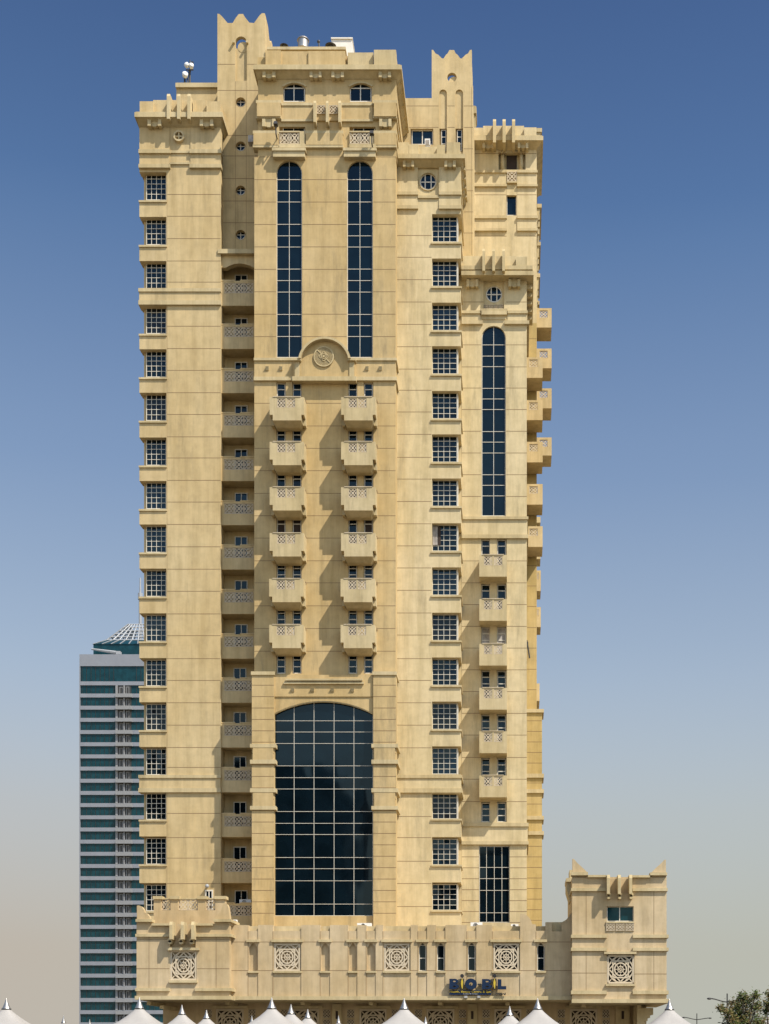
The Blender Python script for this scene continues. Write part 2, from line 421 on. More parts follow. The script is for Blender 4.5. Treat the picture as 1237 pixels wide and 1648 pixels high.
# ================================================================== MAIN TOWER
tower = thing('apartment_tower', 'tall sandstone coloured apartment tower with stacked balconies and arched dark windows', 'tower', (X(540, 3), 4, 0))
CUR = tower
W = MB(); T = TrimMB(); J = MB(); G = MB()      # wall / trim / joints / ochre wall
YB = 1560                                  # walls run down behind the podium
P0, P1, P3, T1, T2, P4 = 0.0, 1.8, 4.5, 3.2, 7.0, 12.0
# ---------------- left wing
topsL = [281, 353, 424, 496, 566, 636, 708, 778, 848, 919, 991, 1063, 1134, 1206, 1278, 1350, 1425]
hol = [(200, a-4, 267.5, a+42) for a in topsL]
W.gridwall(224, 205, 355, YB, hol, P1, P1+.6)
W.box(231.5, 205, 355, YB, P1+.6, 16)
W.box(224.3, 205, 355, 275, P1+.6, 16)
for i, a in enumerate(topsL):
    b = topsL[i+1]-4 if i < len(topsL)-1 else a+72
    W.box(224.4, a+42, 240, b, P1+.55, P1+1.6)
    if i not in (2, 13): tbox('window_sill', 222.8, a+41, 268, a+44, P1-.1, P1+.5)
    fr = window(tower, 'bay_window', 235, a-1, 267.3, a+41, P1+.45, (243.5, 251.5, 259.5), (a+7, a+15, a+23, a+31.5), 1.0, .72)
W.use('stone') if False else None
# frieze, bands, cornice
for a, b in ((224, 272.5), (306, 355)):
    W.box(a, 205, b, 272, P1-.06, P1+.1)
    belt(T, a-1.5, 240, b+.8, 246, P1, .38); belt(T, a-1.5, 263.5, b+.8, 269.5, P1, .38)
belt(T, 273, 242, 305.5, 246, P1, .18); belt(T, 273, 261, 305.5, 264, P1, .18)
cornice(T, 216, 180.5, 358, 188, 205, 224, 355, P1, .75, 14)
for a, b in ((237, 259), (321, 343)): bracket(T, a, 190, b, 202, P1, .55)
W.box(224.5, 163, 246, 181, P1-.35, P1+.3); W.box(246.2, 161, 331.5, 181, P1-.05, P1+.35); W.box(332, 163, 354.5, 181, P1-.35, P1+.3)
W.box(310, 161.5, 313, 181, P1-.3, P1+.3); W.box(351, 164, 354.3, 181, P1+.31, 10)
fins(T, ((268, 273), (284.5, 289.5), (301, 306)), 149.5, 191, P1-.85, P1+.1)
# medallion with cross
cx, cz = X(288.5, P1), Z(222, P1)
T.ring(cx, cz, .31, .43, P1-.30, P1+.05, 24)
T.bar((cx-.33, cz), (cx+.33, cz), .09, P1-.22, P1+.02); T.bar((cx, cz-.33), (cx, cz+.33), .09, P1-.225, P1+.02)
vj(J, (272, 306.3), 206, 240, P1-.12 if False else P1)
# full width bands
for y0, y1, y2, y3 in ((463.5, 469, 483, 490), (1247, 1252, 1268, 1275)):
    W.box(223.6, y0+2, 354.3, y3-2, P1-.08, P1+.5)
    belt(T, 222.2, y0, 354.8, y1, P1, .3, .8); belt(T, 222.2, y2, 354.8, y3, P1, .3, .8)
jl = [313, 348, 384, 420, 454, 525, 561, 596, 632, 667, 703, 737, 773, 808, 844, 880, 916, 951.5, 988, 1023, 1060, 1095, 1131, 1167, 1203, 1235, 1309, 1348, 1381, 1422]
hj(J, 269, 354.8, jl, P1); vj(J, (268.6,), 281, 1500, P1, .02)
# left penthouse on the roof
W.box(283.5, 140, 352, 210, 6, 15); T.box(282, 133, 352, 140, 5.8, 15.2)
flush(tower)
# ---------------- turret one and stair recess
cren = [(349.6, 22), (353, 22.5), (358, 27.5), (366, 37), (374, 37), (379.6, 28), (384, 22.5), (391, 22.5), (393.5, 27), (401, 36.5), (408.5, 37), (418, 24), (421.5, 21), (426, 21.5), (426.3, 46), (349.6, 46)]
W.prism(cren, T1, T1+.35)
hole = arch(378.5, 396.8, 58.5, 130)
W.panel(349.6, 46, 426.3, 145, hole, T1, T1+.35, (387.5, 90))
W.prism(circ(391, 76, 8.6, 24), T1+.16, T1+.34)
W.box(378.6, 78, 396.7, 132, T1+.18, T1+.34)
T.disc(X(376, T1), Z(70, T1), .1, T1-.25, T1+.1, 10); T.disc(X(398, T1), Z(70, T1), .1, T1-.25, T1+.1, 10)
side = [(T1+.35, Z(21.5, T1)), (T1+1.4, Z(23, T1)), (T1+1.9, Z(34, T1)), (T1+2.3, Z(36, T1)), (T1+2.9, Z(24, T1)), (T1+3.4, Z(23, T1)), (T1+3.9, Z(34, T1)), (T1+3.9, Z(150, T1)), (T1+.35, Z(150, T1))]
xa, xb = X(423, T1), X(426.3, T1); i = len(W.v); n = len(side)
W.v += [(xa, a, b) for a, b in side]+[(xb, a, b) for a, b in side]
W.face(list(range(i, i+n))); W.face(list(range(i+2*n-1, i+n-1, -1)))
for k in range(n):
    j = (k+1) % n; W.face([i+k, i+n+k, i+n+j, i+j])
W.box(349.6, 104, 426.3, 146, T1+.35, 14)
ybs = [145, 200, 271, 342, 408]
for k, yc in enumerate((164.5, 235.5, 306.5, 378)):
    W.panel(349.6, ybs[k], 416, ybs[k+1], circ(387, yc, 8), T1, T1+.5)
    window(tower, 'round_window', 379.5, yc-7.5, 394.5, yc+7.5, T1+.3, (387,), (yc,), .9, 1.1, circ(387, yc, 7.5, 24))
W.box(349.7, 145.5, 426, 600, T1+.5, 14)
W.box(416, 145, 426.3, 200, T1, T1+.5)
hj(J, 350, 378, (103.5,), T1); hj(J, 397.5, 413, (103.5,), T1); hj(J, 350, 416, (145.5, 218, 251, 287.5, 323.5, 358.5), T1); vj(J, (378.5, 396), 131, 400, T1, .025)
flush(tower)
# ---------------- recess balconies
R0 = 2.05
rt = [452, 522.5, 594, 665, 736, 807, 878, 949.5, 1021, 1092, 1164, 1236, 1310, 1383, 1454]
rb = [492, 561.5, 632.5, 704, 774, 845, 916.5, 988, 1060, 1131, 1203, 1275, 1347, 1421, 1492]
W.prism([(354, 407.5), (412, 407.5), (412, 432), (408.5, 431), (402, 427.5), (394, 425), (386, 423.8), (378, 424.5), (370, 427), (363, 430.5), (354, 430.5)], R0, R0+.5)
T.box(350, 400.5, 411, 407.5, R0-.35, T1+.1)
W.box(355.3, 400, 412, 1560, 3.45, 6)
prev = 430
rr = tower
for k, (a, b) in enumerate(zip(rt, rb)):
    bal = MB()
    bal.gridwall(354.3, a, 411, b, [(360.8, a+3, 407.3, a+20)], R0, R0+.16)
    bal.wbox(X(354.3, R0)+.02, X(411, R0), R0+.16, 3.45, Z(b, R0), Z(b, R0)+.28)
    bal.box(354.2, a-1.8, 378, a, R0-.03, R0+.2); bal.box(386, a-1.8, 411, a, R0-.03, R0+.2)
    bo = bal.build('recess_balcony', 'stone', tower)
    for q in range(3): lattice(361+q*15.5, a+3.1, 376.2+q*15.5, a+19.9, R0+.03, bo)
    dx = 0 if k < 9 else (-2 if k > 8 and k < 14 else 0)
    window(tower, 'balcony_door', 377.5+dx, a-10-k*.8, 398+dx, b-7, 3.36, (388+dx,), (), 1.3, 1.2)
    prev = b
W.box(351.5, 405, 355.1, YB, R0+.02, 3.5)
flush(tower)
# ---------------- central block: top storey
W.box(415, 108, 637.5, 252, P0+.3, 7)
W.gridwall(415, 127, 637.5, 252, [(455, 128, 491.5, 164), (562, 128, 598.5, 164), (449, 204, 491, 237), (562, 204, 604, 237)], P0, P0+.32)
for a in (455, 562):
    W.panel(a, 128, a+36.5, 164, arch(a+.3, a+36.2, 133.5, 163.9, 8), P0, P0+.28, (a+18, 150))
    window(tower, 'arched_window', a+1, 134.5, a+35.5, 163.8, P0+.16, (a+17.8,), (142,), 1.4, 1.5, arch(a+1, a+35.5, 134.5, 163.8, 7.5))
    T.prism(arch(a-1.5, a+38, 131, 136.5, 6.5)[:15]+[(p[0], p[1]+2.2) for p in reversed(arch(a+.5, a+36, 131, 136.5, 6)[:15])], P0-.08, P0+.1)
cornice(T, 407, 104.5, 646, 111.5, 128, 415, 637.5, P0, .66, 6.9)
for a, b in ((422, 443), (498, 517), (533, 553), (609, 629)): bracket(T, a, 113, b, 124, P0, .5)
for k in range(5):     # brackets along the right flank
    y = .6+k*1.35; T.wbox(X(637.5, 0), X(637.5, 0)+.3, y, y+.35, Z(124, 0), Z(113, 0))
W.box(427, 81, 451.5, 105, P0-.1, P0+.4); W.box(414, 92, 427, 105, P0+.2, T1); W.box(451.5, 82.5, 496, 105, P0+.12, P0+.5); W.box(496, 82, 555, 105, P0, P0+.5)
T.box(559.5, 84.5, 600.5, 105, P0+.1, P0+.5); W.box(555, 90, 559.6, 105, P0+.5, 5); T.box(601.5, 80, 637, 105, P0-.2, P0+.45)
W.box(634, 80.5, 636.6, 105, P0+.46, 6.5)
T.box(429, 75, 556, 79.5, 3.0, 6.8); W.box(431, 79, 554, 106, 3.3, 6.8)
for a, b in ((411.5, 452), (600, 638.5)):
    W.box(a+1.5, 165, b-1.2, 187, P0-.4, P0+.3)
    belt(T, a, 161, b, 166, P0, .55, 7 if a > 500 else .5); belt(T, a, 185, b, 190, P0, .55, 7 if a > 500 else .5)
    bracket(T, a+10, 191, b-9, 203, P0, .35)
for a, b in ((452.5, 503), (549, 599.5)):
    belt(T, a, 165.2, b, 169.5, P0, .3); belt(T, a, 191.5, b, 195, P0, .3)
    W.box(a, 169.5, b, 191.5, P0-.1, P0+.2)
W.box(503.5, 166, 548.5, 194, P0-.12, P0+.2)
fins(T, ((504, 508), (524, 528), (544, 548)), 160.5, 196, P0-.75, P0+.1)
for a in (509.5, 529.5): lattice(a, 169, a+13.5, 183, P0-.22, tower, thick=.1)
for a, b in ((406.5, 448.5), (491, 552), (601, 638)):
    W.box(a+1, 214, b-.8, 233, P0-.25, P0+.3)
    bk = 7 if a > 600 else .5
    belt(T, a, 210, b, 215.5, P0, .42, bk); belt(T, a, 232, b, 237, P0, .42, bk)
for a in (449, 562):
    window(tower, 'slot_window', a+6, 204.5, a+41, 226, P0+.2, (a+23,), (), 1.2, 1.0)
    T.box(a, 231.5, a+42, 237.2, P0-.28, P0+.2)
    T.box(a+32.8, 211, a+42, 232, P0-.18, P0+.3)
    T.box(a-.2, 210.5, a+32.8, 212.5, P0-.2, P0-.05)
    for q in range(2): lattice(a+.5+q*16.2, 212.5, a+16+q*16.2, 231.3, P0-.15, tower)
    x0 = 437.5 if a == 449 else 551.5
    s_ = MB(); s_.box(x0, 237.5, x0+54, 242, P0-.52, P0+.1); s_.box(x0+1.5, 242, x0+52.5, 252, P0-.43, P0+.1); s_.build('canopy_ledge', 'trim', tower)
flush(tower, 'stoneC')
# ---------------- central block: tall arched windows
W.box(409, 252, 636.5, YB, P0+.45, 7)
W.panel(409, 252, 522, 577, arch(444.6, 486, 258.5, 575.5), P0, P0+.45, (465, 420))
W.panel(522, 252, 636.5, 577, arch(558.2, 599.8, 258.5, 575.5), P0, P0+.45, (579, 420))
hyc = (289, 307, 325, 361, 379.5, 397.5, 433, 451.5, 470, 506, 524, 541.5)
for a, b in ((444.9, 485.7), (558.5, 599.5)):
    window(tower, 'tall_arched_window', a, 259, b, 575.5, P0+.14, ((a+b)/2,), hyc, .9, .72, arch(a, b, 259, 575.5))
    T.ring(X((a+b)/2, 0), Z(280, 0), 1.03, 1.12, P0-.03, P0+.02, 40) if False else None
for xa, xb in ((409.3, 444), (486.5, 557.5), (600.3, 636.3)):
    hj(J, xa, xb, [252.5]+[289+36.1*k for k in range(8)], P0)
flush(tower, 'stoneC')
# ---------------- gable with medallion
hjg = 0
W.box(409, 577, 636.5, 612, P0, P0+.45)
W.box(409, 580, 636.5, 607, P0-.06, P0+.1)
belt(T, 408, 575.6, 481, 579.8, P0, .3); belt(T, 561, 575.6, 638.2, 579.8, P0, .3, 5)
belt(T, 408, 606, 473, 612, P0, .3); belt(T, 569, 606, 638.2, 612, P0, .3, 5)
ga = arch(483, 560.5, 545, 577, 33, 26)
W.prism(ga[:-2]+[(571, 577), (571, 606), (472, 606), (472, 577)], P0-.32, P0+.1)
big, sml = arch(479.5, 564, 541.5, 580, 34.5, 26)[:27], arch(483.5, 560, 545, 580, 31, 26)[:27]
for k in range(26): T.prism([big[k], big[k+1], sml[k+1], sml[k]], P0-.72, P0+.05)
T.box(472, 575.4, 484, 579.6, P0-.6, P0+.02); T.box(559.5, 575.4, 572, 579.6, P0-.6, P0+.02)
T.box(470, 605.5, 573, 612.4, P0-.55, P0+.02)
T.box(474, 580, 481.5, 605.5, P0-.4, P0-.3); T.box(562, 580, 569.5, 605.5, P0-.4, P0-.3)
md = P0-.32; cx, cz = X(521, md), Z(574.5, md); dsc = MB()
dsc.disc(cx, cz, .80, md-.05, md+.02, 36); dsc.ring(cx, cz, .70, .80, md-.1, md, 36); dsc.ring(cx, cz, .16, .22, md-.15, md, 18); dsc.disc(cx, cz, .1, md-.15, md, 14)
for k in range(4):
    a = math.pi/2*k; p = (cx+.38*math.cos(a), cz+.38*math.sin(a)); q = (cx+.38*math.cos(a+math.pi/2), cz+.38*math.sin(a+math.pi/2)); dsc.bar(p, q, .06, md-.12, md)
    b = a+math.pi/4
    if k % 2: dsc.bar((cx+.3*math.cos(b), cz+.3*math.sin(b)), (cx+.7*math.cos(b), cz+.7*math.sin(b)), .07, md-.12, md)
for ix in range(-8, 9):
    for iz in range(-8, 9):
        px_, pz_ = ix*.08, iz*.08
        if abs(px_)+abs(pz_) > .44 and math.hypot(px_, pz_) < .66: dsc.wbox(cx+px_-.025, cx+px_+.025, md-.09, md, cz+pz_-.025, cz+pz_+.025)
dsc.build('medallion', 'trim', tower)
def peg(x, y, d):
    zz = Z(y, d); xx = X(x, d)
    m = MB(); m.frustum((xx-.13, xx+.13, d-.17, d+.02), zz+.14, (xx-.12, xx+.12, d-.06, d+.02), zz-.12); m.build('peg', 'trim', tower)
for x in (430, 452, 590.5, 612): peg(x, 594, P0-.06)
flush(tower, 'stoneC')
# ---------------- central block: balcony columns
rows = [(617, 638), (690, 712), (761, 784), (833.5, 858), (905, 931.5), (977, 1005.5), (1052, 1084)]
bt = [639, 711, 784, 858, 931.5, 1005.5]
holes = []
for a, b in rows:
    for xa, xb in ((444.5, 459.5), (470, 485), (560, 574.7), (585, 600.5)): holes.append((xa, a-2, xb, b+(22 if b < 1080 else 0)))
W.gridwall(409, 612, 636.5, 1086, holes, P0, P0+.45)
for r, (a, b) in enumerate(rows):
    for xa in (445.4, 471, 560.7, 586):
        hh = [a+10, ] if b-a < 28 else [a+10, a+21]
        if r in (4, 5): hh = [a+10, a+20]
        gl = 'inside' if (r == 3 and xa in (445.4, 471, 586)) else 'glass'
        window(tower, 'casement_window', xa, a, xa+13.6, b+(21 if b < 1080 else 0), P0+.22, (), hh, 1.3, 1.4, gl=gl)
for xa, xb in ((409.3, 443.8), (486, 559.5), (601.3, 636.3)):
    hj(J, xa, xb, [649, 685.5, 721.5, 757.5, 794, 830, 866, 902.5, 938, 975, 1011.5, 1048], P0)
def stone_balcony(x0, yt, wd, d, step=True, dep=1.3, ht=36, ox=(12, 27.5), lw=13.5, matl='trim'):
    m = MB(); f = d-dep; x1 = x0+wd
    a0, a1, b0, b1 = x0+ox[0], x0+ox[0]+lw, x0+ox[1], x0+ox[1]+lw
    ybt = yt+28.5 if step else yt+ht
    m.gridwall(x0, yt, x1, ybt, [(a0, yt+2, a1, yt+17), (b0, yt+2, b1, yt+17)], f, f+.15)
    xl, xr = X(x0, f), X(x1, f); zt = Z(yt, f); zs = Z(ybt, f); zb = Z(yt+ht+1.5, f)
    m.wbox(xl, xl+.15, f+.15, d, zs, zt); m.wbox(xr-.15, xr, f+.15, d, zs, zt)
    if step:
        il, ir = X(x0+5, f), X(x1-4.5, f)
        m.wbox(il, ir, f, d, zb, zs)
        m.frustum((il, ir, f, d), zb, (il+.2, ir-.2, f+.65, d), zb-.28)
        for s0 in (xl, ir+.01): m.wbox(s0, s0+.22, d-.5, d, zb-.05, zs)
    else:
        m.wbox(xl+.151, xr-.151, f+.151, d, zs, zs+.25)
    o = m.build('balcony', matl, tower)
    for q in (a0, b0): lattice(q+.1, yt+2.1, q+lw-.1, yt+16.9, f+.02, o)
    rl = MB(); rl.wbox(xl+.25, xr-.25, f-.04, f+.16, zt, zt+.05); rl.build('handrail', 'screen', o)
    return o
for k, y in enumerate(bt):
    for x in (433.6, 548.6): stone_balcony(x-(k > 3)*.8, y, 55.4, P0)
    zz = Z(y+8, 0)
    for x in (491.5, 606): J.wbox(X(x, 0), X(x, 0)+.06, -.25, .02, zz-.08, zz+.08)
flush(tower, 'stoneC')
# ---------------- base of the central block
PB = -.6
for a, b in ((405, 440.6), (600.4, 637)):
    W.box(a, 1085, b, YB, PB, P0+.46)
    belt(T, a-1.6, 1080.5, b+1, 1086, PB, .16, 2.3)
    for y0, y1 in ((1197, 1203), (1222.5, 1229), (1268.5, 1275), (1297, 1303)): belt(T, a-3, y0, b+3, y1, PB, .22, 2.3)
    hj(J, a, b, [1102.7+18.35*k for k in range(21)], PB, .05)
    W.box(a+1.5, 1203, b-1.5, 1222.5, PB-.1, PB+.1); W.box(a+1.5, 1275, b-1.5, 1297, PB-.1, PB+.1)
sg = arch(441, 600, 1128, 1150, 20, 24)[:25]
W.prism([(600, 1086), (441, 1086)]+sg, -.35, P0+.4)
W.box(441, 1086, 600, 1121, -.43, -.3)
tbox('belt_course', 459, 1092, 583, 1095, -.66, -.35); tbox('belt_course', 456, 1097, 585, 1100.5, -.58, -.35)
for k in range(24): T.prism([sg[k], sg[k+1], (sg[k+1][0], sg[k+1][1]+1.6), (sg[k][0], sg[k][1]+1.6)], -.32, -.1)
for x in (471, 503, 535, 567): peg(x, 1111, -.43)
window(tower, 'great_arched_window', 441.5, 1126, 600, 1474, -.08, (473, 505, 537.3, 569.3), (1160, 1178, 1196.5, 1232.5, 1251.5, 1269.7, 1306, 1325, 1343, 1380, 1398, 1417.5, 1455), .7, .62)
W.box(441, 1474, 600, YB, -.2, .46)
flush(tower, 'stoneC')
# ---------------- right wing
topsR = [348.5, 420, 491, 561, 633, 703, 774, 846, 917, 990, 1062, 1133, 1205, 1277, 1351, 1424]
hol = [(695, a-4, 760, a+41.5) for a in topsR]+[(672, 262, 706, 314)]
W.gridwall(636.5, 258, 741.5, YB, hol, P1, P1+.6)
W.box(636.5, 258, 735.5, YB, P1+.6, 7); W.box(700, 258, 741.3, 345, P1+.6, 7)
for i, a in enumerate(topsR):
    b = topsR[i+1]-4 if i < len(topsR)-1 else a+70
    W.box(728, a+41.5, 741.2, b, P1+.55, 7)
    if i != 12: tbox('window_sill', 693.5, a+40.5, 742.8, a+43.5, P1-.12, P1+2.4)
    op = i == 7
    window(tower, 'bay_window', 695.2, a-1, 735.3, a+41, P1+.45, (705, 714, 723.5), (a+7, a+15.5, a+23.5, a+32.5), 1.0, .72)
    f_ = MB(); f_.box(735.4, a-1, 736.6, a+41, P1+.42, P1+1.5); f_.build('window_mullion', 'white', tower)
    if op:
        c = MB()
        for q in range(6): c.box(696.5+q*1.2, a+1, 697.9+q*1.2, a+31, P1+.40+.02*(q % 2), P1+.43+.02*(q % 2))
        c.build('curtain', 'curtain', tower)
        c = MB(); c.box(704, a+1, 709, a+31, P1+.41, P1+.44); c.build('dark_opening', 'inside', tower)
jr = [379, 414, 450, 486, 522, 558, 594, 628, 663, 699, 736, 771, 807, 843, 878.5, 914, 950, 986.5, 1022, 1060, 1095, 1131, 1167, 1203.5, 1314, 1348, 1386, 1422, 1459]
hj(J, 637, 694, jr, P1)
W.panel(672, 262, 706, 314, circ(688.7, 292.5, 13.6), P1+.15, P1+.45)
window(tower, 'round_window', 675.2, 279, 702.2, 306, P1+.25, (684, 693.5), (293,), 1.6, 1.6, circ(688.7, 292.5, 13.4))
T.ring(X(688.7, P1+.15), Z(292.5, P1+.15), .67, .74, P1+.08, P1+.2, 30)
cornice(T, 637, 248, 748, 254.5, 270, 638, 742, P1, .68, 6.9)
for a, b in ((648, 666), (715, 733)): bracket(T, a, 256, b, 268, P1, .5)
for k in range(4):
    y = 2.2+k*1.2; T.wbox(X(742, P1), X(742, P1)+.3, y, y+.3, Z(268, P1), Z(258, P1))
W.box(637, 229, 657.5, 249, P1-.3, P1+.2); W.box(658, 232, 673, 249, P1-.3, P1+.2); W.box(673, 236, 706, 249, P1+.1, P1+.4)
T.box(702.7, 233, 716.5, 249, P1-.3, P1+.2); T.box(718.5, 229, 740, 249, P1-.4, P1+.15); W.box(736, 230, 739, 249, P1+.16, 6.8)
for a, b in ((638, 672), (706, 742)):
    W.box(a, 258, b-(.5 if b > 700 else 0), 336, P1-.06, P1+.1)
    belt(T, a, 308, b+.6, 313, P1, .32, 5); belt(T, a, 330, b+.6, 335.5, P1, .32, 5)
belt(T, 672.2, 314.5, 705.8, 318.5, P1, .2)
W.box(636.8, 1249, 741.8, 1277, P1-.08, P1+.4)
belt(T, 637, 1247, 743.5, 1252, P1, .3, 5); belt(T, 637, 1268.5, 743.5, 1275.5, P1, .3, 5)
W.box(637.2, 470, 640.5, YB, P1-.02, P1+.1) if False else None
flush(tower, 'stoneR')
# ---------------- wall and turret behind (d = 7)
cren2 = [(694.5, 80), (697, 80.5), (700.5, 86), (705, 88), (711, 94), (713.5, 94), (717.5, 88), (720, 86), (723, 80.5), (730.5, 80.5), (733, 86), (736, 88), (740.5, 94), (743, 94), (749, 88), (753, 86), (756, 80.5), (759, 80), (759, 110), (694.5, 110)]
W.prism(cren2, T2, T2+.35)
W.panel(694.5, 110, 759, 138, circ(727, 124.5, 7.6), T2, T2+.35)
W.prism(circ(730.5, 131.5, 8.2), T2+.16, T2+.34)
W.gridwall(640, 158, 694.5, YB, [(660.5, 207, 697, 233)], T2, T2+.35); W.gridwall(694.5, 138, 761, YB, [(706.5, 138, 719.2, 400), (732.5, 138, 745.2, 400), (690, 207, 697, 233)], T2, T2+.35)
W.box(641, 158.5, 760.9, YB, T2+.35, 12)
W.box(695, 139, 758.8, 160, T2+.35, T2+.9)
for a in (706.5, 732.5): W.panel(a, 138, a+12.7, 400, arch(a+.3, a+12.4, 144, 399.8), T2, T2+.35, (a+6, 250))
for a in (706.5, 732.5): W.box(a+.05, 140, a+12.65, 207, T2+.13, T2+.34); W.box(a+.05, 244, a+12.65, 400, T2+.13, T2+.34)
window(tower, 'casement_window', 662.3, 209.5, 696.3, 232.8, T2+.2, (679.5,), (), 1.2, 1.5)
for a in (710, 735.3): window(tower, 'slot_window', a, 209, a+7.6, 243, T2+.22, (), (220.5, 231.5), .9, 1.4)
xa, xb = X(756, T2), X(759, T2)
W.wbox(xa, xb, T2+.36, T2+2.5, Z(160, T2), Z(96, T2)); W.wbox(xa, xb, T2+2.5, T2+5, Z(170, T2), Z(120, T2))
hj(J, 641, 705.5, (170.5, 205), T2); hj(J, 720, 731.5, (170.5, 205), T2); hj(J, 746, 761, (170.5, 205, 239.5, 273.5, 307, 341, 375), T2); vj(J, (660,), 205, 240, T2, .02); vj(J, (758.5,), 140, 410, T2, .02)
T.box(761, 172, 765, 210, 16, 17.5); T.prism(arch(760, 766.5, 170, 182, 5), 15.8, 17.6)
flush(tower)
# ---------------- upper right block (d = 12)
W.gridwall(761, 236, 863.5, 1141, [(802, 236, 845.5, 273), (815, 314, 831, 347)], P4, P4+.5)
W.box(761, 236, 863.4, YB, P4+.5, 26)
cornice(T, 757, 218.5, 874, 225.5, 241, 761, 863.5, P4, .82, 19)
for a, b in ((776, 795), (833, 850)): bracket(T, a, 227, b, 238, P4, .6)
W.box(761, 205.5, 777, 219, P4-.6, P4); W.box(777.2, 202.5, 843, 219, P4-.35, P4+.1); W.box(843.2, 205, 863, 219, P4-.6, P4); W.box(859, 206, 862.9, 219, P4+.01, 18)
fins(T, ((793, 798), (808.5, 813.5), (823.8, 828.8)), 190.5, 229, P4-1.25, P4+.1)
T.box(802.2, 240, 845.3, 246, P4+.05, P4+.4)
for x in (808.5, 838.5):
    c = MB(); xx = X(x, P4+.1); c.tube((xx, P4+.25, Z(274, P4)), (xx, P4+.25, Z(245, P4)), .19, .17, 14); c.tube((xx, P4+.25, Z(246, P4)), (xx, P4+.25, Z(243, P4)), .2, .27, 14)
    c.build('column', 'trim', tower, True)
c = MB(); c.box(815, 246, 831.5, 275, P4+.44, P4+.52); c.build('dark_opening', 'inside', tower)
for a, b in ((761.5, 815.5), (832, 865)):
    W.box(a, 277, b-1, 297, P4-.06, P4+.2); W.box(a, 350, b-1, 368, P4-.06, P4+.2)
    for y0, y1 in ((273.5, 277.5), (296, 299.5), (346.5, 351), (367, 371)): belt(T, a, y0, b, y1, P4, .32, 4 if b > 850 else .3)
lattice(816, 276, 831, 292, P4-.12, tower)
T.box(815.6, 292, 831.8, 294, P4-.2, P4+.2)
window(tower, 'slot_window', 815.2, 315, 830.8, 346.8, P4+.2, (), (), .9)
hj(J, 761.5, 815, (247, 313.5, 380), P4); hj(J, 832, 863, (247, 313.5, 380), P4); vj(J, (814.5, 831.8), 299, 376, P4, .02)
# cornices of the hidden right flank
for x1, y0, yf, dd, dl in ((871.5, 328, 334, 15, 5), (870, 389, 395, 19, 4), (869, 440, 446, 14, 3.5), (868, 484, 490, 18, 2), (872, 206, 212, 20, 5)):
    T.box(860, y0, x1, yf, dd, dd+dl); T.frustum((X(860, dd), X(x1, dd)-.1, dd+.1, dd+dl), Z(yf, dd)+.02, (X(860, dd), X(864, dd), dd+.1, dd+dl), Z(yf+22, dd))
    for k in range(3): T.wbox(X(863, dd), X(x1, dd)-.15, dd+.5+k*1.1, dd+.8+k*1.1, Z(yf+14, dd), Z(yf, dd))
flush(tower, 'stoneR')
# ---------------- stepped block (d = 4.5)
low = [(869, 892), (941, 963), (1010, 1035), (1080, 1106), (1151, 1177), (1221, 1247), (1292, 1323)]
bl = [893, 964, 1036, 1107, 1177, 1248]
holes = [(770, 520, 818, 832)]+[(xa, a-2, xb, b+(22 if b < 1300 else 0)) for a, b in low for xa, xb in ((774, 788.2), (799.5, 815))]+[(770.5, 1361, 820, 1485)]
W.gridwall(742.5, 500, 847.5, YB, holes, P3, P3+.45)
W.panel(770, 520, 818, 832, arch(774.6, 813.8, 524.5, 830.5), P3, P3+.45, (794, 690))
window(tower, 'tall_arched_window', 775, 525, 813.4, 830.5, P3+.14, (794.2,), (555, 573, 590, 625, 642, 659, 694.5, 711.5, 729, 764, 781, 798), .9, .72, arch(775, 813.4, 525, 830.5))
W.box(742.5, 412, 847.4, YB, P3+.45, 12)
W.wbox(X(735.5, 2.4)-.1, X(742.5, P3)-.002, P3+.02, 7, 0, Z(335, P3))
W.gridwall(742.5, 440, 847.5, 500, [(778, 446, 811, 497)], P3, P3+.45)
W.panel(778, 446, 811, 497, circ(794.8, 473.5, 13.4), P3+.2, P3+.45)
window(tower, 'round_window', 781.8, 460.5, 807.8, 486.5, P3+.27, (790.2, 799.3), (474,), 1.5, 1.6, circ(794.8, 473.5, 13))
for q in range(4): lattice(779+q*7.8, 490, 785.8+q*7.8, 496.6, P3+.1, tower)
cornice(T, 742, 436, 858.5, 442.5, 452, 742.5, 847.5, P3, .85, 11.5)
tbox('cornice', 742, 427.3, 857, 433.5, P3-.8, 11.6); W.box(742.5, 433, 855.5, 436.5, P3-.7, 11.5)
for a, b in ((750.5, 769.5), (818, 837)): bracket(T, a, 449, b, 461, P3, .45)
for k in range(5): T.wbox(X(847.5, P3), X(847.5, P3)+.45, P3+.5+k*1.2, P3+.8+k*1.2, Z(459, P3), Z(450, P3))
W.box(742.5, 412, 842, 428, P3-.4, P3+.3); T.box(830, 413, 848, 428, P3-.75, P3-.2)
fins(T, ((776, 780.3), (792, 796.3), (808, 812.3)), 399, 435.5, P3-1.25, P3+.1)
belt(T, 773.5, 496.5, 816.5, 500, P3, .4); W.box(774.5, 500, 815.5, 506, P3-.25, P3+.1); W.box(776, 506, 814, 514, P3-.06, P3+.1)
for a, b in ((742.5, 773.5), (816.5, 849)):
    belt(T, a, 499.5, b, 504, P3, .3, 6 if b > 840 else .3)
    W.box(a, 504, b-.8, 516, P3-.06, P3+.2)
belt(T, 742.5, 515.5, 776.5, 521, P3, .4); belt(T, 811.5, 515.5, 851.5, 521, P3, .4, 6)
hj(J, 743, 774, [555, 590.5, 624.5, 659, 694, 729, 764, 799], P3); hj(J, 814.5, 847.5, [486, 555, 590.5, 624.5, 659, 694, 729, 764, 799], P3); hj(J, 743, 778, (486,), P3)
W.box(742.5, 834, 848.5, 862, P3-.06, P3+.1)
